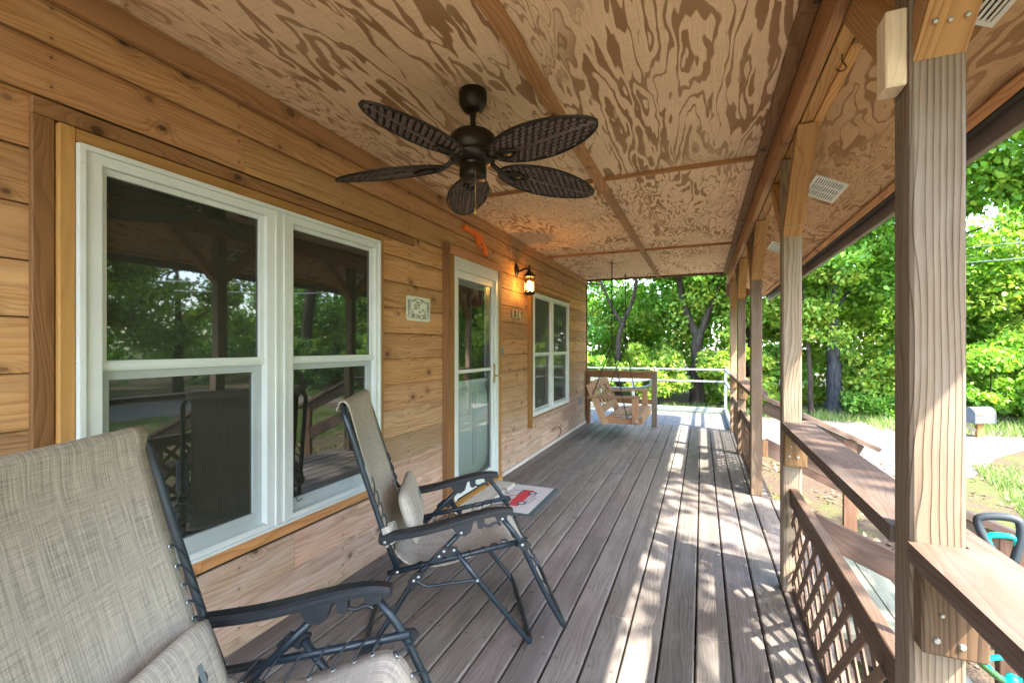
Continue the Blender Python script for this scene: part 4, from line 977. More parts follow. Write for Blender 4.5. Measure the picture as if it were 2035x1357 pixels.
    # the under-seat loop
    MB().tube(smoothpath([(-.06, .05, .45), (-.05, .10, .40), (-.05, .28, .385), (-.05, .46, .40), (-.06, .51, .45)], 3), .005, 6).build('support_loop', M['cord'], t, True)
    # sling: back, seat, leg
    def slingpath():
        P = [(-.800, 1.030), (-.793, 1.058), (-.776, 1.068), (-.757, 1.052), (-.748, 1.010), (-.735, .960), (-.690, .800), (-.640, .640), (-.600, .510), (-.572, .432), (-.530, .385), (-.46, .362), (-.36, .366), (-.26, .392), (-.17, .425), (-.10, .448), (-.055, .440), (-.015, .385), (.04, .27), (.095, .165), (.125, .105)]
        return [Vector((p.x, p.z)) for p in smoothpath([(s, 0, z) for s, z in P], 3)]
    sp = slingpath(); NL = 14; vs = []; fs = []; uv = []; acc = 0; npt = len(sp)
    def edges(i):
        u = i / (npt - 1)
        return (.010, CW - .010) if u < .17 else ((.034, CW - .034) if u < .42 else (.045, CW - .045))
    for i, p in enumerate(sp):
        if i: acc += (p - sp[i - 1]).length
        tdir = (sp[min(i + 1, npt - 1)] - sp[max(i - 1, 0)]).normalized(); nr = Vector((-tdir.y, tdir.x))
        u = i / (npt - 1)
        e0, e1 = edges(i)
        if .15 < u < .2: k_ = (u - .15) / .05; e0, e1 = .010 + .024 * k_, CW - .010 - .024 * k_
        sag = (.018 if u < .42 else .035) * min(1, max(0, u - .12) * 8) * min(1, (1 - u) * 6)
        for j in range(NL + 1):
            q = j / NL; l = e0 + (e1 - e0) * q; d = -sag * math.sin(math.pi * q)
            if .45 < u < .75: d += .004 * math.sin(q * 40) * (1 if q < .2 or q > .8 else .2)
            vs.append((p.x - nr.x * d * -1, l, p.y + nr.y * d)); uv.append((l, acc))
    for i in range(npt - 1):
        for j in range(NL): a = i * (NL + 1) + j; fs.append((a, a + 1, a + NL + 2, a + NL + 1))
    o = MB().add(vs, fs, uv).build('sling', M['sling'], t, True)
    md = o.modifiers.new('thick', 'SOLIDIFY'); md.thickness = .0035; md.offset = 0
    # grommets and bungee lacing on the back, seat and leg
    gr = MB().tube([(.0062 * math.cos(a), .0062 * math.sin(a), 0) for a in np.linspace(0, 2 * math.pi, 11)[:-1]], .0022, 5, True).mesh('grommet', M['rivet'], True)
    def tubeat(i):       # the frame tube beside sling sample i
        p = sp[i]; u = i / (npt - 1)
        if u < .44:
            k_ = (1.045 - p.y) / (1.045 - .375); return Vector((-.778 + k_ * .218, p.y))
        if u < .77: return Vector((p.x, .365 + (p.x + .6) * .1772))
        k_ = max(0, min(1, (.44 - p.y) / .37)); return Vector((-.037 + k_ * .187, p.y))
    idxs = list(range(19, 26)) + list(range(32, 46, 2)) + list(range(48, npt - 2, 3))
    for l_side in (0, 1):
        for c_, i in enumerate(idxs):
            p = sp[i]; e0, e1 = edges(i); l = (e0 + .012) if not l_side else (e1 - .012)
            tdir = (sp[min(i + 1, npt - 1)] - sp[max(i - 1, 0)]).normalized()
            nr = Vector((-tdir.y, 0, tdir.x)); nr = Vector((-tdir.y, tdir.x))
            if nr.x < 0 and i < 27: nr = -nr
            if i >= 27 and nr.y < 0: nr = -nr
            ctr = Vector((p.x + nr.x * .003, l, p.y + nr.y * .003))
            z_ = Vector((nr.x, 0, nr.y)); x_ = Vector((tdir.x, 0, tdir.y)); y_ = z_.cross(x_)
            link(bpy.data.objects.new('grommet', gr), t, frame(ctr, x_, y_, z_))
            q_ = tubeat(min(i + 1, npt - 1)); lt = (0 if not l_side else CW); sgn = -1 if not l_side else 1
            q2 = Vector((q_.x + .0, lt - sgn * .004, q_.y)); off = Vector((nr.x, 0, nr.y)) * .012
            MB().tube(smoothpath([ctr - z_ * .004, ctr + z_ * .004 + Vector((0, sgn * .004, 0)), (ctr + q2) / 2 + off, q2 + off * 1.0, q2 + Vector((0, sgn * .013, 0)), q2 - off], 3), .0030, 5).build('lacing_cord', M['cord'], t, True)
    # lumbar pillow held by straps round the back frame
    m = MB(); vs = []; fs = []; uv = []; NA, NB = 14, 12
    axis = Vector((-.218, .67)).normalized()        # up along the back
    nb_ = Vector((axis.y, -axis.x))
    cen = Vector((-.565, .535)) + nb_ * .048
    for i in range(NB + 1):
        q = i / NB; l = .055 + (CW - .11) * q; sc = (1 - abs(2 * q - 1) ** 6) ** .5 * .75 + .25 if 0 < q < 1 else .25
        for j in range(NA):
            a = 2 * math.pi * j / NA; ca, sa = math.cos(a), math.sin(a)
            hh = .115 * math.copysign(abs(ca) ** .5, ca) * (.82 + .18 * sc); tt = .028 * math.copysign(abs(sa) ** .85, sa) * sc
            p = cen + axis * hh + nb_ * tt; vs.append((p.x, l, p.y)); uv.append((l, j / NA * .5))
    for i in range(NB):
        for j in range(NA): fs.append((i * NA + j, i * NA + (j + 1) % NA, (i + 1) * NA + (j + 1) % NA, (i + 1) * NA + j))
    fs += [tuple(range(NA))[::-1], tuple(range(NB * NA, NB * NA + NA))]
    pil = m.add(vs, fs, uv).build('pillow', M['sling'], t, True)
    for l in (0, CW):
        o_ = 1 if l == 0 else -1; m = MB(); vs = []; fs = []
        q0 = Vector((-.607, .515))
        ring_ = [(q0.x - .016, l + o_ * .002, q0.y), (q0.x - .002, l - o_ * .016, q0.y + .002), (q0.x + .02, l + o_ * .004, q0.y + .006), (q0.x + .045, l + o_ * .05, q0.y + .01), (q0.x + .02, l + o_ * .045, q0.y + .004)]
        for (a, b, c_) in ring_: vs += [(a + .010, b, c_ - .038), (a - .010, b, c_ + .038)]
        for i in range(len(ring_)): j = (i + 1) % len(ring_); fs.append((2 * i, 2 * j, 2 * j + 1, 2 * i + 1))
        m.add(vs, fs, [(v[1] + v[0], v[2]) for v in vs]).build('strap', M['sling'], pil, True)
    # brand-free oval tag on the pillow
    mx = frame(Vector((cen.x + nb_.x * .027, .40, cen.y + nb_.y * .027)), Vector((0, 1, 0)), Vector((axis.x, 0, axis.y)), Vector((nb_.x, 0, nb_.y)))
    m = MB(); m.prism(disc(0, 0, .019, 16, .8), lambda a, b, d: tuple(mx @ Vector((a, b, d))), -.006, .002); m.build('tag', M['steel'], pil)
    m = MB(); m.box((-.008, -.036, .002), (.008, .036, .0035), mx); m.build('tag_band', M['alu'], pil)
    return t
chair = lounge()
def ckids(o): return [c for c in bpy.data.objects if c.parent == o]
def copy_tree(o, parent=None):
    c = o.copy(); COL.objects.link(c)
    if parent: c.parent = parent; c.matrix_parent_inverse = o.matrix_parent_inverse.copy()
    for ch in ckids(o): copy_tree(ch, c)
    return c
c2 = copy_tree(chair)
an = R(31); chair.location = (-.67, 1.826, 0); chair.rotation_euler = (0, 0, an)
chair['label'] = 'whole lounge chair standing empty in front of the window, its back upright'
an1 = R(24.65); c2.location = (-.749 + math.sin(an1) * CW, 1.109 - math.cos(an1) * CW, 0); c2.rotation_euler = (0, 0, an1)
for ch in ckids(c2):
    if ch.name.startswith('pillow'): ch.matrix_basis = Matrix.Translation((.0, -.03, -.075))
c2['label'] = 'nearest lounge chair, cut off by the lower left corner, its back towards the window'

# ------------------------------------------------------------ porch swing
sw = thing('porch_swing', 'pale wooden porch swing with crossed back slats hanging on chains', 'porch swing', (-1.1, 6.65, .35))
SY0, SY1 = 6.09, 7.20
bt = Vector((-1.42, 0, .79)); bb = Vector((-1.195, 0, .255)); bd = (bt - bb).normalized(); bn = Vector((-bd.z, 0, bd.x)) * -1
for y in (SY0 + .02, SY1 - .02):
    plank('end_leg', bb + Vector((0, y, 0)), bt + Vector((0, y, 0)), .088, .038, (0, 1, 0), M['swing'], sw, (1.05, 1, 1))
    plank('arm', (-1.43, y, .605), (-.735, y, .640), .085, .03, (0, 0, 1), M['swing'], sw)
    boxplank('arm_support', (-.848, y - .019, .29), (-.763, y + .019, .622), M['swing'], sw, (1.05, .95, .9), 2)
    boxplank('side_rail', (-1.19, y + (.021 if y < 6.5 else -.06), .268), (-.735, y + (.06 if y < 6.5 else -.021), .355), M['swing'], sw, (.95, .8, .7), 0)
for x in (-1.16, -1.065, -.97, -.875): boxplank('seat_slat', (x + .004, SY0 + .045, .358 + (x + 1.16) * .08), (x + .088, SY1 - .045, .378 + (x + 1.16) * .08), M['swing'], sw, jit(.06, (.95, .95, .95)))
boxplank('seat_slat', (-.780, SY0 - .0, .382), (-.718, SY1 + .0, .402), M['swing'], sw, (1.1, 1.05, 1))
boxplank('front_rail', (-.733, SY0 + .03, .285), (-.712, SY1 - .03, .378), M['swing'], sw, (1.15, 1.1, 1.05))
up3 = Vector((bd.z, 0, -bd.x))
for zf in (.96, .34): 
    c_ = bb + (bt - bb) * zf + up3 * .03; plank('back_rail', c_ + Vector((0, SY0 + .04, 0)), c_ + Vector((0, SY1 - .04, 0)), .095, .022, up3, M['swing'], sw, (1.1, 1.08, 1.05))
nX = 5; seg = (SY1 - SY0 - .12) / nX
for i in range(nX):
    ya = SY0 + .06 + seg * i; yb = ya + seg
    for k_, (p, q) in enumerate(((ya, yb), (yb, ya))):
        A_ = bb + (bt - bb) * .42 + up3 * (.022 + .012 * k_) + Vector((0, p, 0)); B_ = bb + (bt - bb) * .89 + up3 * (.022 + .012 * k_) + Vector((0, q, 0)); plank('back_slat', A_, B_, .042, .011, up3, M['swing'], sw, jit(.06))
def chain(name, p, q, pitch=.03):
    p, q = Vector(p), Vector(q); L = (q - p).length; n = int(L / pitch); d = (q - p).normalized()
    a = d.orthogonal().normalized(); b = d.cross(a); m = MB()
    for i in range(n):
        c_ = p + d * (pitch * (i + .5)); x_ = a if i % 2 else b
        m.tube([c_ + d * (.021 * math.cos(w_)) + x_ * (.0085 * math.sin(w_)) for w_ in np.linspace(0, 2 * math.pi, 9)[:-1]], .0034, 5, True)
    return tag(m.build(name, M['chain'], sw, True), kind='stuff')
for yc, ys_ in ((6.062, SY0 - .02), (7.227, SY1 + .02)):
    rg = (-1.10, (yc + ys_) / 2, 1.32)
    chain('chain', (-1.10, yc, 2.39), rg); chain('chain', rg, (-.90, ys_, .33)); chain('chain', rg, (-1.36, ys_, .64))
    MB().tube([(-1.10, yc, 2.434), (-1.10, yc, 2.405)], .006, 6).tube([Vector((-1.10 + .014 * math.cos(a), yc, 2.392 + .014 * math.sin(a))) for a in np.linspace(0, 2 * math.pi, 11)[:-1]], .004, 6, True).build('eye_bolt', M['iron'], sw, True)
for p in ((-1.40, .755), (-1.375, .715), (-1.215, .31), (-1.20, .275), (-1.40, .60), (-1.375, .602), (-.79, .32)):
    bolt((p[0], SY0 - .0, p[1]), (0, -1, 0), sw, .009)

# ------------------------------------------------------------ mailbox, shovels, wires
MX, MY = 4.93, 11.55
mbx = thing('mailbox', 'grey metal mailbox on a wooden post at the edge of the lawn', 'mailbox', (MX, MY, GZ))
boxplank('post', (MX - .05, MY - .05, GZ), (MX + .05, MY + .05, -.16), M['casing'], mbx, None, 2)
plank('post_brace', (MX - .28, MY, -.17), (MX - .04, MY, GZ + .12), .06, .04, (0, 1, 0), M['greywood'], mbx, (1.3, 1.2, 1))
Fb = frame((MX - .02, MY, -.165), Vector((.87, .50, 0)), Vector((-.50, .87, 0)), (0, 0, 1))      # local x = door end normal
pr = [(-.135, 0), (.135, 0), (.135, .17)] + [(.135 * math.cos(a), .17 + .135 * math.sin(a)) for a in np.linspace(0.2, math.pi - .2, 9)] + [(-.135, .17)]
MB().prism(pr, lambda a, b, d: tuple(Fb @ Vector((d, a, b))), -.24, .20).build('box_shell', M['galv'], mbx)
MB().prism([(a * 1.04, b * 1.03 - .003) for a, b in pr], lambda a, b, d: tuple(Fb @ Vector((d, a, b))), .2005, .215).build('door', M['galv'], mbx)
MB().box((-.20, -.1385, .15), (-.08, -.1355, .18), Fb).build('flag', M['red'], mbx)
MB().box((-.02, -.1375, .105), (.05, -.1357, .155), Fb).build('sticker', M['white'], mbx); 
for i in range(3): MB().box((-.07 + i * .062, -.1375, .03), (-.014 + i * .062, -.1357, .09), Fb).build('sticker', M['white'], mbx)
LF = Fb @ frame((0, -.1382, 0), (1, 0, 0), (0, 0, 1), (0, -1, 0))
for i, ch in enumerate('136'): text('lettering', ch, .055, M['inkgrey'], mbx, LF @ Matrix.Translation((-.042 + i * .062, .06, 0)), .0003)

def shovel(name, label, top, foot, roll, dark, inner, w=.088, hgt=.105):
    t = thing(name, label, 'shovel', foot, 'garden tools with teal handles outside the railing')
    top, foot = Vector(top), Vector(foot); ax = (top - foot).normalized()
    sd = Vector((math.cos(roll), math.sin(roll), 0)); sd = (sd - ax * sd.dot(ax)).normalized(); nn = ax.cross(sd)
    f = lambda a, b: top + sd * a + ax * b
    pts = [(-w / 2 * .30, -hgt), (-w / 2 * .85, -hgt * .45), (-w / 2, -hgt * .14), (-w / 2 * .82, 0), (0, .004), (w / 2 * .82, 0), (w / 2, -hgt * .14), (w / 2 * .85, -hgt * .45), (w / 2 * .30, -hgt)]
    MB().tube(smoothpath([f(a, b) for a, b in pts], 4), .0085, 8).build('grip', M[dark], t, True)
    k_ = .62; pts2 = [(-w / 2 * .25, -hgt * .98), (-w / 2 * k_, -hgt * .62), (-w / 2 * k_, -hgt * .42), (0, -hgt * .38), (w / 2 * k_, -hgt * .42), (w / 2 * k_, -hgt * .62), (w / 2 * .25, -hgt * .98)]
    MB().tube(smoothpath([f(a, b) for a, b in pts2], 3, True), .006, 8, True).build('handle_insert', M[inner], t, True)
    MB().tube([f(0, -hgt * .92), f(0, -hgt * 1.25)], [.012, .014], 10).build('collar', M[inner], t, True)
    MB().tube([f(0, -hgt * 1.2), foot + ax * .28], .0125, 10).build('shaft', M['gripblack'], t, True)
    m = MB(); L = .28; bl = [(-.085, L), (-.09, .12), (-.05, .03), (0, 0), (.05, .03), (.09, .12), (.085, L), (.02, L + .03), (-.02, L + .03)]
    m.prism(bl, lambda a, b, d: foot + sd * a + ax * b + nn * d, -.0012, .0012); m.build('shovel_blade', M['galv'], t)
    return t
shovel('shovel', 'teal and black shovel handle rising above the railing beside the nearest post', (.618, 1.375, .902), (.80, 1.30, GZ + .01), R(-14), 'gripblack', 'teal', .068, .098)
shovel('shovel', 'dark green and black shovel handle under the railing in the lower right corner', (.668, 1.452, .588), (.92, 1.75, GZ + .01), R(8), 'green', 'teal', .14, .11)
def P3(u, v, d):
    r_ = (u - 1017.5) / 904.4; k_ = -(v - 689) / 904.4; ps = math.atan(377.5 / 904.4); cc, ss = math.cos(ps), math.sin(ps)
    return Vector(((-ss + r_ * cc) * d, (cc + r_ * ss) * d, H0 + k_ * d))
for i, (a, b) in enumerate((((1585, 528, 15.5), (2100, 472, 9.0)), ((1575, 552, 15.0), (2100, 505, 9.0)))):
    p, q = P3(*a), P3(*b); d = (q - p)
    pts = [p + d * 1.9 * s_ + Vector((0, 0, .35 * ((s_ - .5) ** 2 * 4 - .15))) * .3 for s_ in np.linspace(0, 1, 15)]
    tag(MB().tube(pts, .009, 5).build('power_line', M['wire'], None, True), ('upper' if i == 0 else 'lower') + ' pale power line crossing in front of the trees', 'power line', 'power lines along the road')

# ------------------------------------------------------------ trees and undergrowth
def leaf_mesh(name, ctr, rad, n, size, mat, up=.35, seed=0, wl=.62):
    r_ = np.random.default_rng(seed); ctr = np.asarray(ctr, float); rad = np.asarray(rad, float)
    idx = r_.integers(0, len(ctr), n)
    d = r_.normal(size=(n, 3)); d /= np.linalg.norm(d, axis=1)[:, None]
    p = ctr[idx] + d * (rad[idx] * r_.random(n) ** .45)[:, None] * np.array([1, 1, .72])
    a = r_.normal(size=(n, 3)); a[:, 2] -= .35; a /= np.linalg.norm(a, axis=1)[:, None]
    nz = d * .5 + r_.normal(size=(n, 3)) * .55; nz[:, 2] += up * 2
    b = np.cross(nz, a); b /= np.linalg.norm(b, axis=1)[:, None] + 1e-9
    nn = np.cross(a, b)
    L = (size * r_.uniform(.65, 1.35, n))[:, None]; Wd = L * wl * .5
    v = np.empty((n, 6, 3)); fold = nn * L * .10
    v[:, 0] = p; v[:, 1] = p + a * L * .30 + b * Wd + fold; v[:, 2] = p + a * L * .68 + b * Wd * .72 + fold * .6
    v[:, 3] = p + a * L; v[:, 4] = p + a * L * .68 - b * Wd * .72 + fold * .6; v[:, 5] = p + a * L * .30 - b * Wd + fold
    me = bpy.data.meshes.new(name); me.vertices.add(n * 6); me.vertices.foreach_set('co', v.astype(np.float32).ravel())
    f = (np.arange(n)[:, None] * 6 + np.array([0, 1, 2, 3, 0, 3, 4, 5])).astype(np.int32)
    me.loops.add(n * 8); me.loops.foreach_set('vertex_index', f.ravel())
    me.polygons.add(n * 2); me.polygons.foreach_set('loop_start', np.arange(0, n * 8, 4, dtype=np.int32))
    me.update(calc_edges=True); me.materials.append(mat); return me
def clumps(c, r, n, cr, seed, hollow=.35):
    r_ = np.random.default_rng(seed); d = r_.normal(size=(n, 3)); d /= np.linalg.norm(d, axis=1)[:, None]
    rr = (hollow + (1 - hollow) * r_.random(n)) ** .7
    return np.array(c) + d * rr[:, None] * np.array(r), r_.uniform(cr[0], cr[1], n)
TREES = {}
def tree(name, label, base, trunk, ctr, rad, ncl, cr, nleaf, lsize, lmat, bark, seed, group=None, branches=9, twigs=True):
    """trunk: list of (polyline in local coordinates, radii); crown: clumps in an ellipsoid"""
    t = thing(name, label, 'tree', base, group); T_ = Matrix.Translation(base)
    cs, rs = clumps(ctr, rad, ncl, cr, seed)
    m = MB()
    for path, rr in trunk:
        sp_ = smoothpath(path, 4); k = len(sp_); rad_ = [np.interp(i / (k - 1), np.linspace(0, 1, len(rr)), rr) for i in range(k)]
        rj = np.random.default_rng(seed); sp_ = [p + Vector(rj.normal(size=3) * .10 * r_) if 0 < i < k - 1 else p for i, (p, r_) in enumerate(zip(sp_, rad_))]
        m.tube(sp_, rad_, 10)
    r_ = random.Random(seed)
    src = [Vector(p) for path, rr in trunk for p in path[len(path) // 2:]]
    for j in range(min(branches, len(cs))):
        q = Vector(cs[j]); s_ = min(src, key=lambda p: (p - q).length + r_.random()); mid = (s_ + q) / 2 + Vector((r_.uniform(-.25, .25), r_.uniform(-.25, .25), r_.uniform(-.1, .35)))
        L_ = (q - s_).length; m.tube(smoothpath([s_, mid, q], 3), list(np.linspace(min(.055, .018 * L_ + .012), .008, 7)), 6)
    m.build('trunk', M[bark], t, True, T_)
    me = leaf_mesh('crown', cs, rs, nleaf, lsize, M[lmat], .35, seed)
    link(bpy.data.objects.new('crown', me), t, T_); return t
G1 = 'trees along the far edge of the driveway'
# forked dark tree behind the swing
tree('tree', 'slim dark tree forking into two stems behind the porch swing', (-2.36, 14.3, GZ),
     [([(0, 0, 0), (-.05, 0, 1.0), (-.02, 0, 1.9), (.10, 0, 2.5)], (.12, .085, .078, .07)), ([(.08, 0, 2.45), (-.25, .05, 3.0), (-.55, .05, 3.7), (-1.0, 0, 4.6), (-1.8, 0, 5.4)], (.052, .046, .04, .03, .02)),
      ([(.10, 0, 2.5), (.38, 0, 3.1), (.52, 0, 3.9), (.60, 0, 5.0), (.62, 0, 6.4)], (.062, .056, .05, .04, .02)), ([(.45, 0, 3.6), (.9, -.1, 4.0), (1.8, -.2, 4.1), (2.7, -.3, 3.6)], (.022, .02, .016, .01))],
     (-.1, .6, 5.2), (3.4, 2.4, 2.7), 80, (.35, .75), 19000, .125, 'leafB', 'bark', 11, G1)
tree('tree', 'stout brown tree with a split trunk beyond the ramp railing', (-.13, 14.3, GZ),
     [([(0, 0, 0), (-.02, 0, .8), (.0, 0, 1.7), (.02, 0, 2.1)], (.24, .175, .155, .155)), ([(-.02, 0, 2.05), (-.35, .1, 3.0), (-.55, .1, 4.2), (-.5, .1, 6)], (.11, .09, .075, .04)),
      ([(.06, 0, 2.05), (.35, 0, 2.9), (.68, 0, 3.9), (.82, 0, 4.8), (.85, 0, 6.2)], (.11, .085, .075, .065, .03))],
     (.3, .5, 5.0), (3.0, 2.6, 2.6), 75, (.35, .75), 19000, .125, 'leafA', 'bark', 12, G1)
tree('tree', 'grey trunked tree seen between the second and nearest posts', (3.16, 14.1, GZ),
     [([(0, 0, 0), (.0, 0, .6), (-.02, 0, 1.5), (-.06, 0, 2.6), (-.10, 0, 4.5), (0, 0, 6.5)], (.27, .175, .155, .145, .11, .05))],
     (-.1, -.2, 4.6), (2.4, 2.0, 2.4), 62, (.35, .75), 16000, .125, 'leafA', 'bark2', 13, G1)
tree('tree', 'thin pale sapling just left of the grey trunked tree', (2.50, 13.3, GZ),
     [([(0, 0, 0), (-.02, 0, 1.2), (-.12, 0, 2.4), (-.2, 0, 3.6)], (.065, .05, .04, .02))], (-.1, 0, 3.1), (1.2, 1.0, 1.3), 30, (.25, .5), 7000, .10, 'leafC', 'bark', 14, G1)
tree('tree', 'pale broad leaved tree filling the gap between the third and second posts', (1.15, 15.4, GZ),
     [([(0, 0, 0), (.1, 0, 1.5), (.0, 0, 3), (.1, 0, 5.5)], (.14, .12, .10, .05))], (.2, -.3, 4.3), (2.3, 1.9, 2.9), 60, (.35, .7), 15000, .125, 'leafC', 'bark', 15, G1)
tree('tree', 'tall bright tree behind the nearest post', (5.6, 15.6, GZ),
     [([(0, 0, 0), (.0, 0, 2), (.1, 0, 4.5), (0, 0, 6)], (.18, .14, .10, .05))], (-.2, 0, 3.9), (2.5, 2.0, 2.5), 60, (.35, .7), 15000, .125, 'leafA', 'bark', 16, G1)
tree('tree', 'bushy yellow green tree behind the mailbox', (8.0, 15.8, GZ),
     [([(0, 0, 0), (.0, 0, 2), (.1, 0, 4)], (.16, .12, .05))], (.0, 0, 3.2), (2.6, 2.0, 2.5), 60, (.35, .7), 15000, .125, 'leafC', 'bark', 17, G1)
tree('tree', 'dark leafy tree at the right edge of the picture', (10.9, 15.2, GZ),
     [([(0, 0, 0), (.0, 0, 2), (.1, 0, 4.5)], (.2, .15, .06))], (.0, 0, 3.6), (2.8, 2.2, 2.9), 66, (.35, .75), 16000, .125, 'leafD', 'bark', 18, G1)
tree('tree', 'dark tree left of the forked trunk, mostly hidden by the cabin corner', (-5.6, 14.6, GZ),
     [([(0, 0, 0), (.0, 0, 2), (.1, 0, 4.5)], (.2, .15, .06))], (.0, 0, 4.2), (2.8, 2.2, 3.4), 66, (.35, .75), 15000, .125, 'leafD', 'bark', 19, G1)
# overhanging maple on the right whose boughs hang into the picture
tree('tree', 'overhanging maple bough entering at the upper right beside the roof edge', (10.2, 12.9, GZ),
     [([(0, 0, 0), (-.1, 0, 2.5), (-.3, 0, 4.5), (-.6, 0, 6.5)], (.24, .2, .16, .08)), ([(-.3, 0, 4.2), (-1.6, -.2, 5.1), (-3.4, -.5, 5.6), (-5.2, -.7, 5.2)], (.08, .06, .04, .018))],
     (-4.3, -.6, 5.65), (2.3, 1.7, 1.15), 62, (.3, .55), 14000, .14, 'leafA', 'bark', 20, 'trees beside the lawn', 14)
# a maple out of frame on the camera side: its crown dapples the deck and shows in the windows
tree('tree', 'spreading maple standing beside the lawn outside the picture', (9.2, -3.4, GZ),
     [([(0, 0, 0), (-.1, 0, 2.5), (-.6, .3, 4.6), (-1.2, .6, 6.5)], (.24, .2, .16, .08)), ([(-.5, .3, 4.4), (-2, 1.9, 5.6), (-4.2, 3.9, 6.6)], (.09, .06, .03))],
     (-4.7, 4.9, 6.9), (2.3, 2.3, .9), 34, (.28, .5), 3000, .16, 'leafA', 'bark', 21, 'trees beside the lawn', 14)
# trees across the driveway, seen in the window and door glass (shared crowns)
base_objs = [o for o in bpy.data.objects if o.name.startswith('tree') and o.parent is None]
G2 = 'trees across the driveway from the porch'
sp2 = [(14.6, 11.0, 0, 6, 1.15), (15.4, 7.2, 90, 4, 1.2), (14.8, 3.6, 200, 1, 1.2), (15.6, .2, 140, 5, 1.2), (14.8, -3.6, 300, 1, 1.1), (15.8, -7.5, 60, 5, 1.3), (17.5, 5.4, 10, 0, 1.25), (18, -1.5, 70, 1, 1.3)]
for i, (x, y, rz, src, sc) in enumerate(sp2):
    c_ = copy_tree(base_objs[src]); c_.location = (x, y, GZ); c_.rotation_euler = (0, 0, R(rz)); c_.scale = (sc,) * 3
    c_['group'] = G2; c_['label'] = 'leafy tree across the driveway, outside the picture'
# bushes along the tree line
def bush(label, x, y, r, h, n, ls, mat, seed):
    t = thing('bush', label, 'bush', (x, y, GZ), 'bushes under the tree line')
    cs, rs = clumps((0, 0, h * .45), (r, r * .8, h * .5), max(10, int(r * 22)), (.18, .38), seed, .2)
    T_ = Matrix.Translation((x, y, GZ)); m = MB(); r_ = random.Random(seed)
    for j in range(6):
        q = Vector(cs[j]); m.tube(smoothpath([(r_.uniform(-.1, .1), r_.uniform(-.1, .1), 0), (q.x * .4, q.y * .4, q.z * .6), q], 3), list(np.linspace(.022, .006, 7)), 5)
    m.build('stem', M['bark'], t, True, T_)
    link(bpy.data.objects.new('foliage', leaf_mesh('foliage', cs, rs, n, ls, M[mat], .3, seed)), t, T_)
bl = [(-4.3, 13.3, 1.2, 1.6, 5000, .11, 'leafD', 'low dark bush at the left end of the tree line'),
      (-3.4, 13.4, .9, 2.2, 8000, .11, 'leafA', 'green bush at the foot of the forked tree'), (-1.3, 13.6, 1.0, 2.1, 8000, .11, 'leafC', 'green bush between the forked tree and the split trunk'),
      (.9, 13.6, 1.0, 2.3, 9000, .11, 'leafC', 'bright bush right of the split trunk'), (1.9, 14.2, .8, 1.9, 5000, .11, 'leafB', 'tall bush behind the third post'),
      (4.5, 13.9, 1.2, 2.2, 10000, .11, 'leafC', 'bright bush right of the grey trunked tree'), (3.75, 13.45, .6, .8, 3500, .08, 'leafB', 'low bush at the foot of the grey trunk'),
      (6.0, 13.6, 1.2, 2.2, 9000, .11, 'leafA', 'green bush behind the mailbox'), (7.9, 13.6, 1.3, 2.3, 8000, .11, 'leafB', 'dense green bush right of the mailbox'), (10.0, 13.2, 1.4, 2.2, 7000, .12, 'leafD', 'dark bush at the right edge of the lawn')]
for i, (x, y, r, h_, n, ls, mt, lab) in enumerate(bl): bush(lab, x, y, r, h_, n, ls, mt, 40 + i)
# the wood behind
rw = np.random.default_rng(5)
n = 560
xs = rw.uniform(-18, 26, n); yy_ = rw.uniform(17.5, 27, n); top = 7.5 + 2.2 * np.sin(xs * .45) + 1.2 * np.sin(xs * 1.1 + 2) - np.where(xs > 6, 1.8, 0); zz_ = GZ + rw.random(n) ** .8 * top
cs = np.stack([xs, yy_, zz_], 1)
o = link(bpy.data.objects.new('woodland', leaf_mesh('woodland', cs, rw.uniform(.7, 1.3, n), 120000, .21, M['leafB'], .35, 3)))
tag(o, 'dense green woodland closing the view behind the trees', kind='stuff')
n = 260
xs = rw.uniform(-16, 16, n); yy_ = rw.uniform(15.2, 17.8, n); zz_ = GZ + rw.random(n) * 3.4
o = link(bpy.data.objects.new('undergrowth', leaf_mesh('undergrowth', np.stack([xs, yy_, zz_], 1), rw.uniform(.45, .8, n), 60000, .15, M['leafC'], .35, 6)))
tag(o, 'bright undergrowth between the trunks', kind='stuff')
n = 240
xs = rw.uniform(17, 26, n); yy_ = rw.uniform(-22, 18, n); zz_ = GZ + rw.random(n) * 8.5
o = link(bpy.data.objects.new('woodland', leaf_mesh('woodland', np.stack([xs, yy_, zz_], 1), rw.uniform(.8, 1.4, n), 36000, .24, M['leafD'], .35, 4)))
tag(o, 'dense woodland across the driveway', kind='stuff')

# grass, weeds and leaf litter
def blades(name, n, region, dens, h, w, mat, seed):
    r_ = np.random.default_rng(seed); (x0, x1, y0, y1) = region
    x = r_.uniform(x0, x1, n * 3); y = r_.uniform(y0, y1, n * 3)
    keep = np.array(dens(x, y)) > r_.random(n * 3); x, y = x[keep][:n], y[keep][:n]; n = len(x)
    a = r_.uniform(0, 2 * np.pi, n); hh = h * r_.uniform(.4, 1.3, n); ln = r_.normal(size=(n, 2)) * hh[:, None] * .45
    v = np.empty((n, 3, 3)); v[:, 0] = np.stack([x - np.cos(a) * w, y - np.sin(a) * w, np.full(n, GZ)], 1); v[:, 1] = np.stack([x + np.cos(a) * w, y + np.sin(a) * w, np.full(n, GZ)], 1)
    v[:, 2] = np.stack([x + ln[:, 0], y + ln[:, 1], GZ + hh], 1)
    me = bpy.data.meshes.new(name); me.vertices.add(n * 3); me.vertices.foreach_set('co', v.astype(np.float32).ravel())
    me.loops.add(n * 3); me.loops.foreach_set('vertex_index', np.arange(n * 3, dtype=np.int32)); me.polygons.add(n); me.polygons.foreach_set('loop_start', np.arange(0, n * 3, 3, dtype=np.int32))
    me.update(calc_edges=True); me.materials.append(mat); return link(bpy.data.objects.new(name, me))
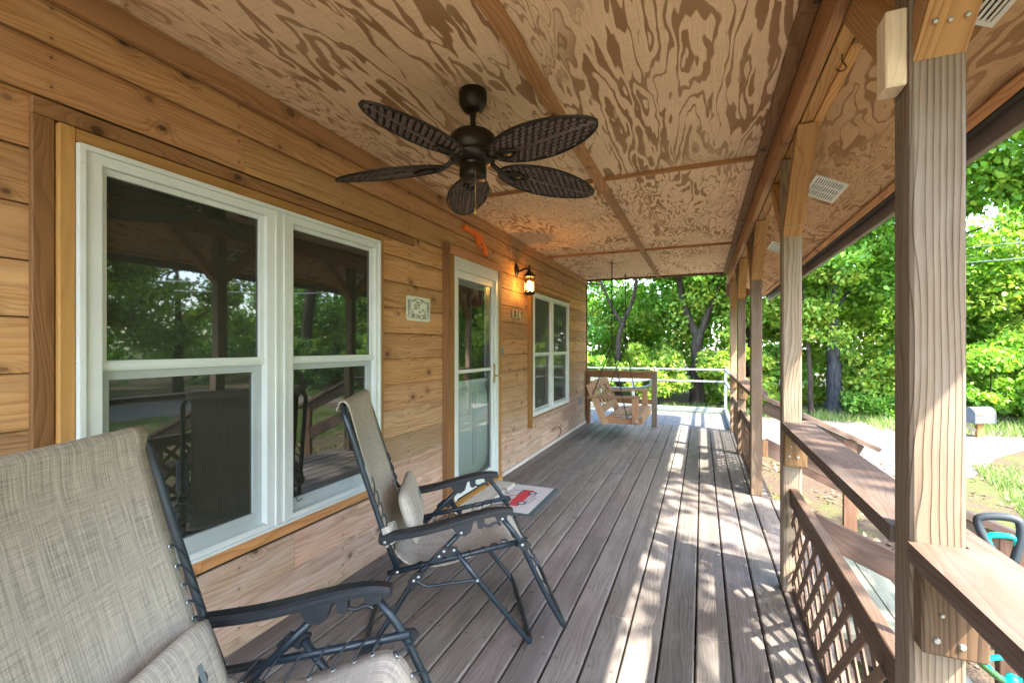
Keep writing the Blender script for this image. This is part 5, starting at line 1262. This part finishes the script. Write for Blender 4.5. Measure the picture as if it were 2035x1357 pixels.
def ns(x, y, s=1.0): return .5 + .25 * np.sin(x * 1.7 * s + 1.3 * np.sin(y * 1.1 * s)) + .25 * np.sin(y * 2.3 * s + 1.7 * np.sin(x * .9 * s + 2))
lawn = lambda x, y: np.where((x > 2.2 + .25 * (y - 3)) & (y < 8.6 + .35 * (x - 3)) & (x < 8.4), np.clip((ns(x, y, 1.4) - .30) * 3, 0.06, 1), 0)
tag(blades('grass', 95000, (1.6, 8.6, .5, 11.5), lawn, .085, .005, M['grass'], 1), 'short patchy lawn grass', kind='stuff')
edge = lambda x, y: np.where((y > 11.7) & (x > 3.4), .9, np.where(y > 12.6, .8, 0))
tag(blades('tall_grass', 14000, (-5, 11, 11.2, 13.9), edge, .20, .007, M['grass'], 2), 'tall grass and weeds along the driveway edge', kind='stuff')
n = 12000; px_ = rng.uniform(.62, 5, n); py_ = rng.uniform(1, 9, n)
kp = rng.random(n) < np.clip(ns(px_, py_, 2) * 1.1 - .2, 0, 1); ctr = np.stack([px_[kp], py_[kp], np.full(kp.sum(), GZ + .012)], 1)
tag(link(bpy.data.objects.new('leaf_litter', leaf_mesh('leaf_litter', ctr, np.full(len(ctr), .008), len(ctr), .05, M['litter'], 3, 8))), 'dry leaves scattered on the bare ground', kind='stuff')
for i, (x, y, rz, lab) in enumerate(((-.62, 4.85, 20, 'small dry brown leaf on the deck near the middle'),)):
    me = leaf_mesh('dry_leaf', [(x, y, .006)], [.002], 3, .05, M['litter'], 3, 77); tag(link(bpy.data.objects.new('dry_leaf', me)), lab, 'leaf')

n = 130; ctr = np.stack([rng.uniform(-1.5, .5, n), rng.uniform(.9, 7.5, n) ** 1.0, np.full(n, .003)], 1)
tag(link(bpy.data.objects.new('deck_debris', leaf_mesh('deck_debris', ctr, np.full(n, .002), n, .011, M['litter2'], 3, 9))), 'tiny pale flecks of debris on the deck', kind='stuff')

# turn the lettering curves into plain meshes
bpy.context.view_layer.update(); dg = bpy.context.evaluated_depsgraph_get()
made = [(bpy.data.meshes.new_from_object(o.evaluated_get(dg)), n_, p_, w_, o) for o, n_, p_, w_ in TEXTS]
for me, n_, p_, w_, o in made:
    link(bpy.data.objects.new(n_, me), p_, w_); bpy.data.objects.remove(o)
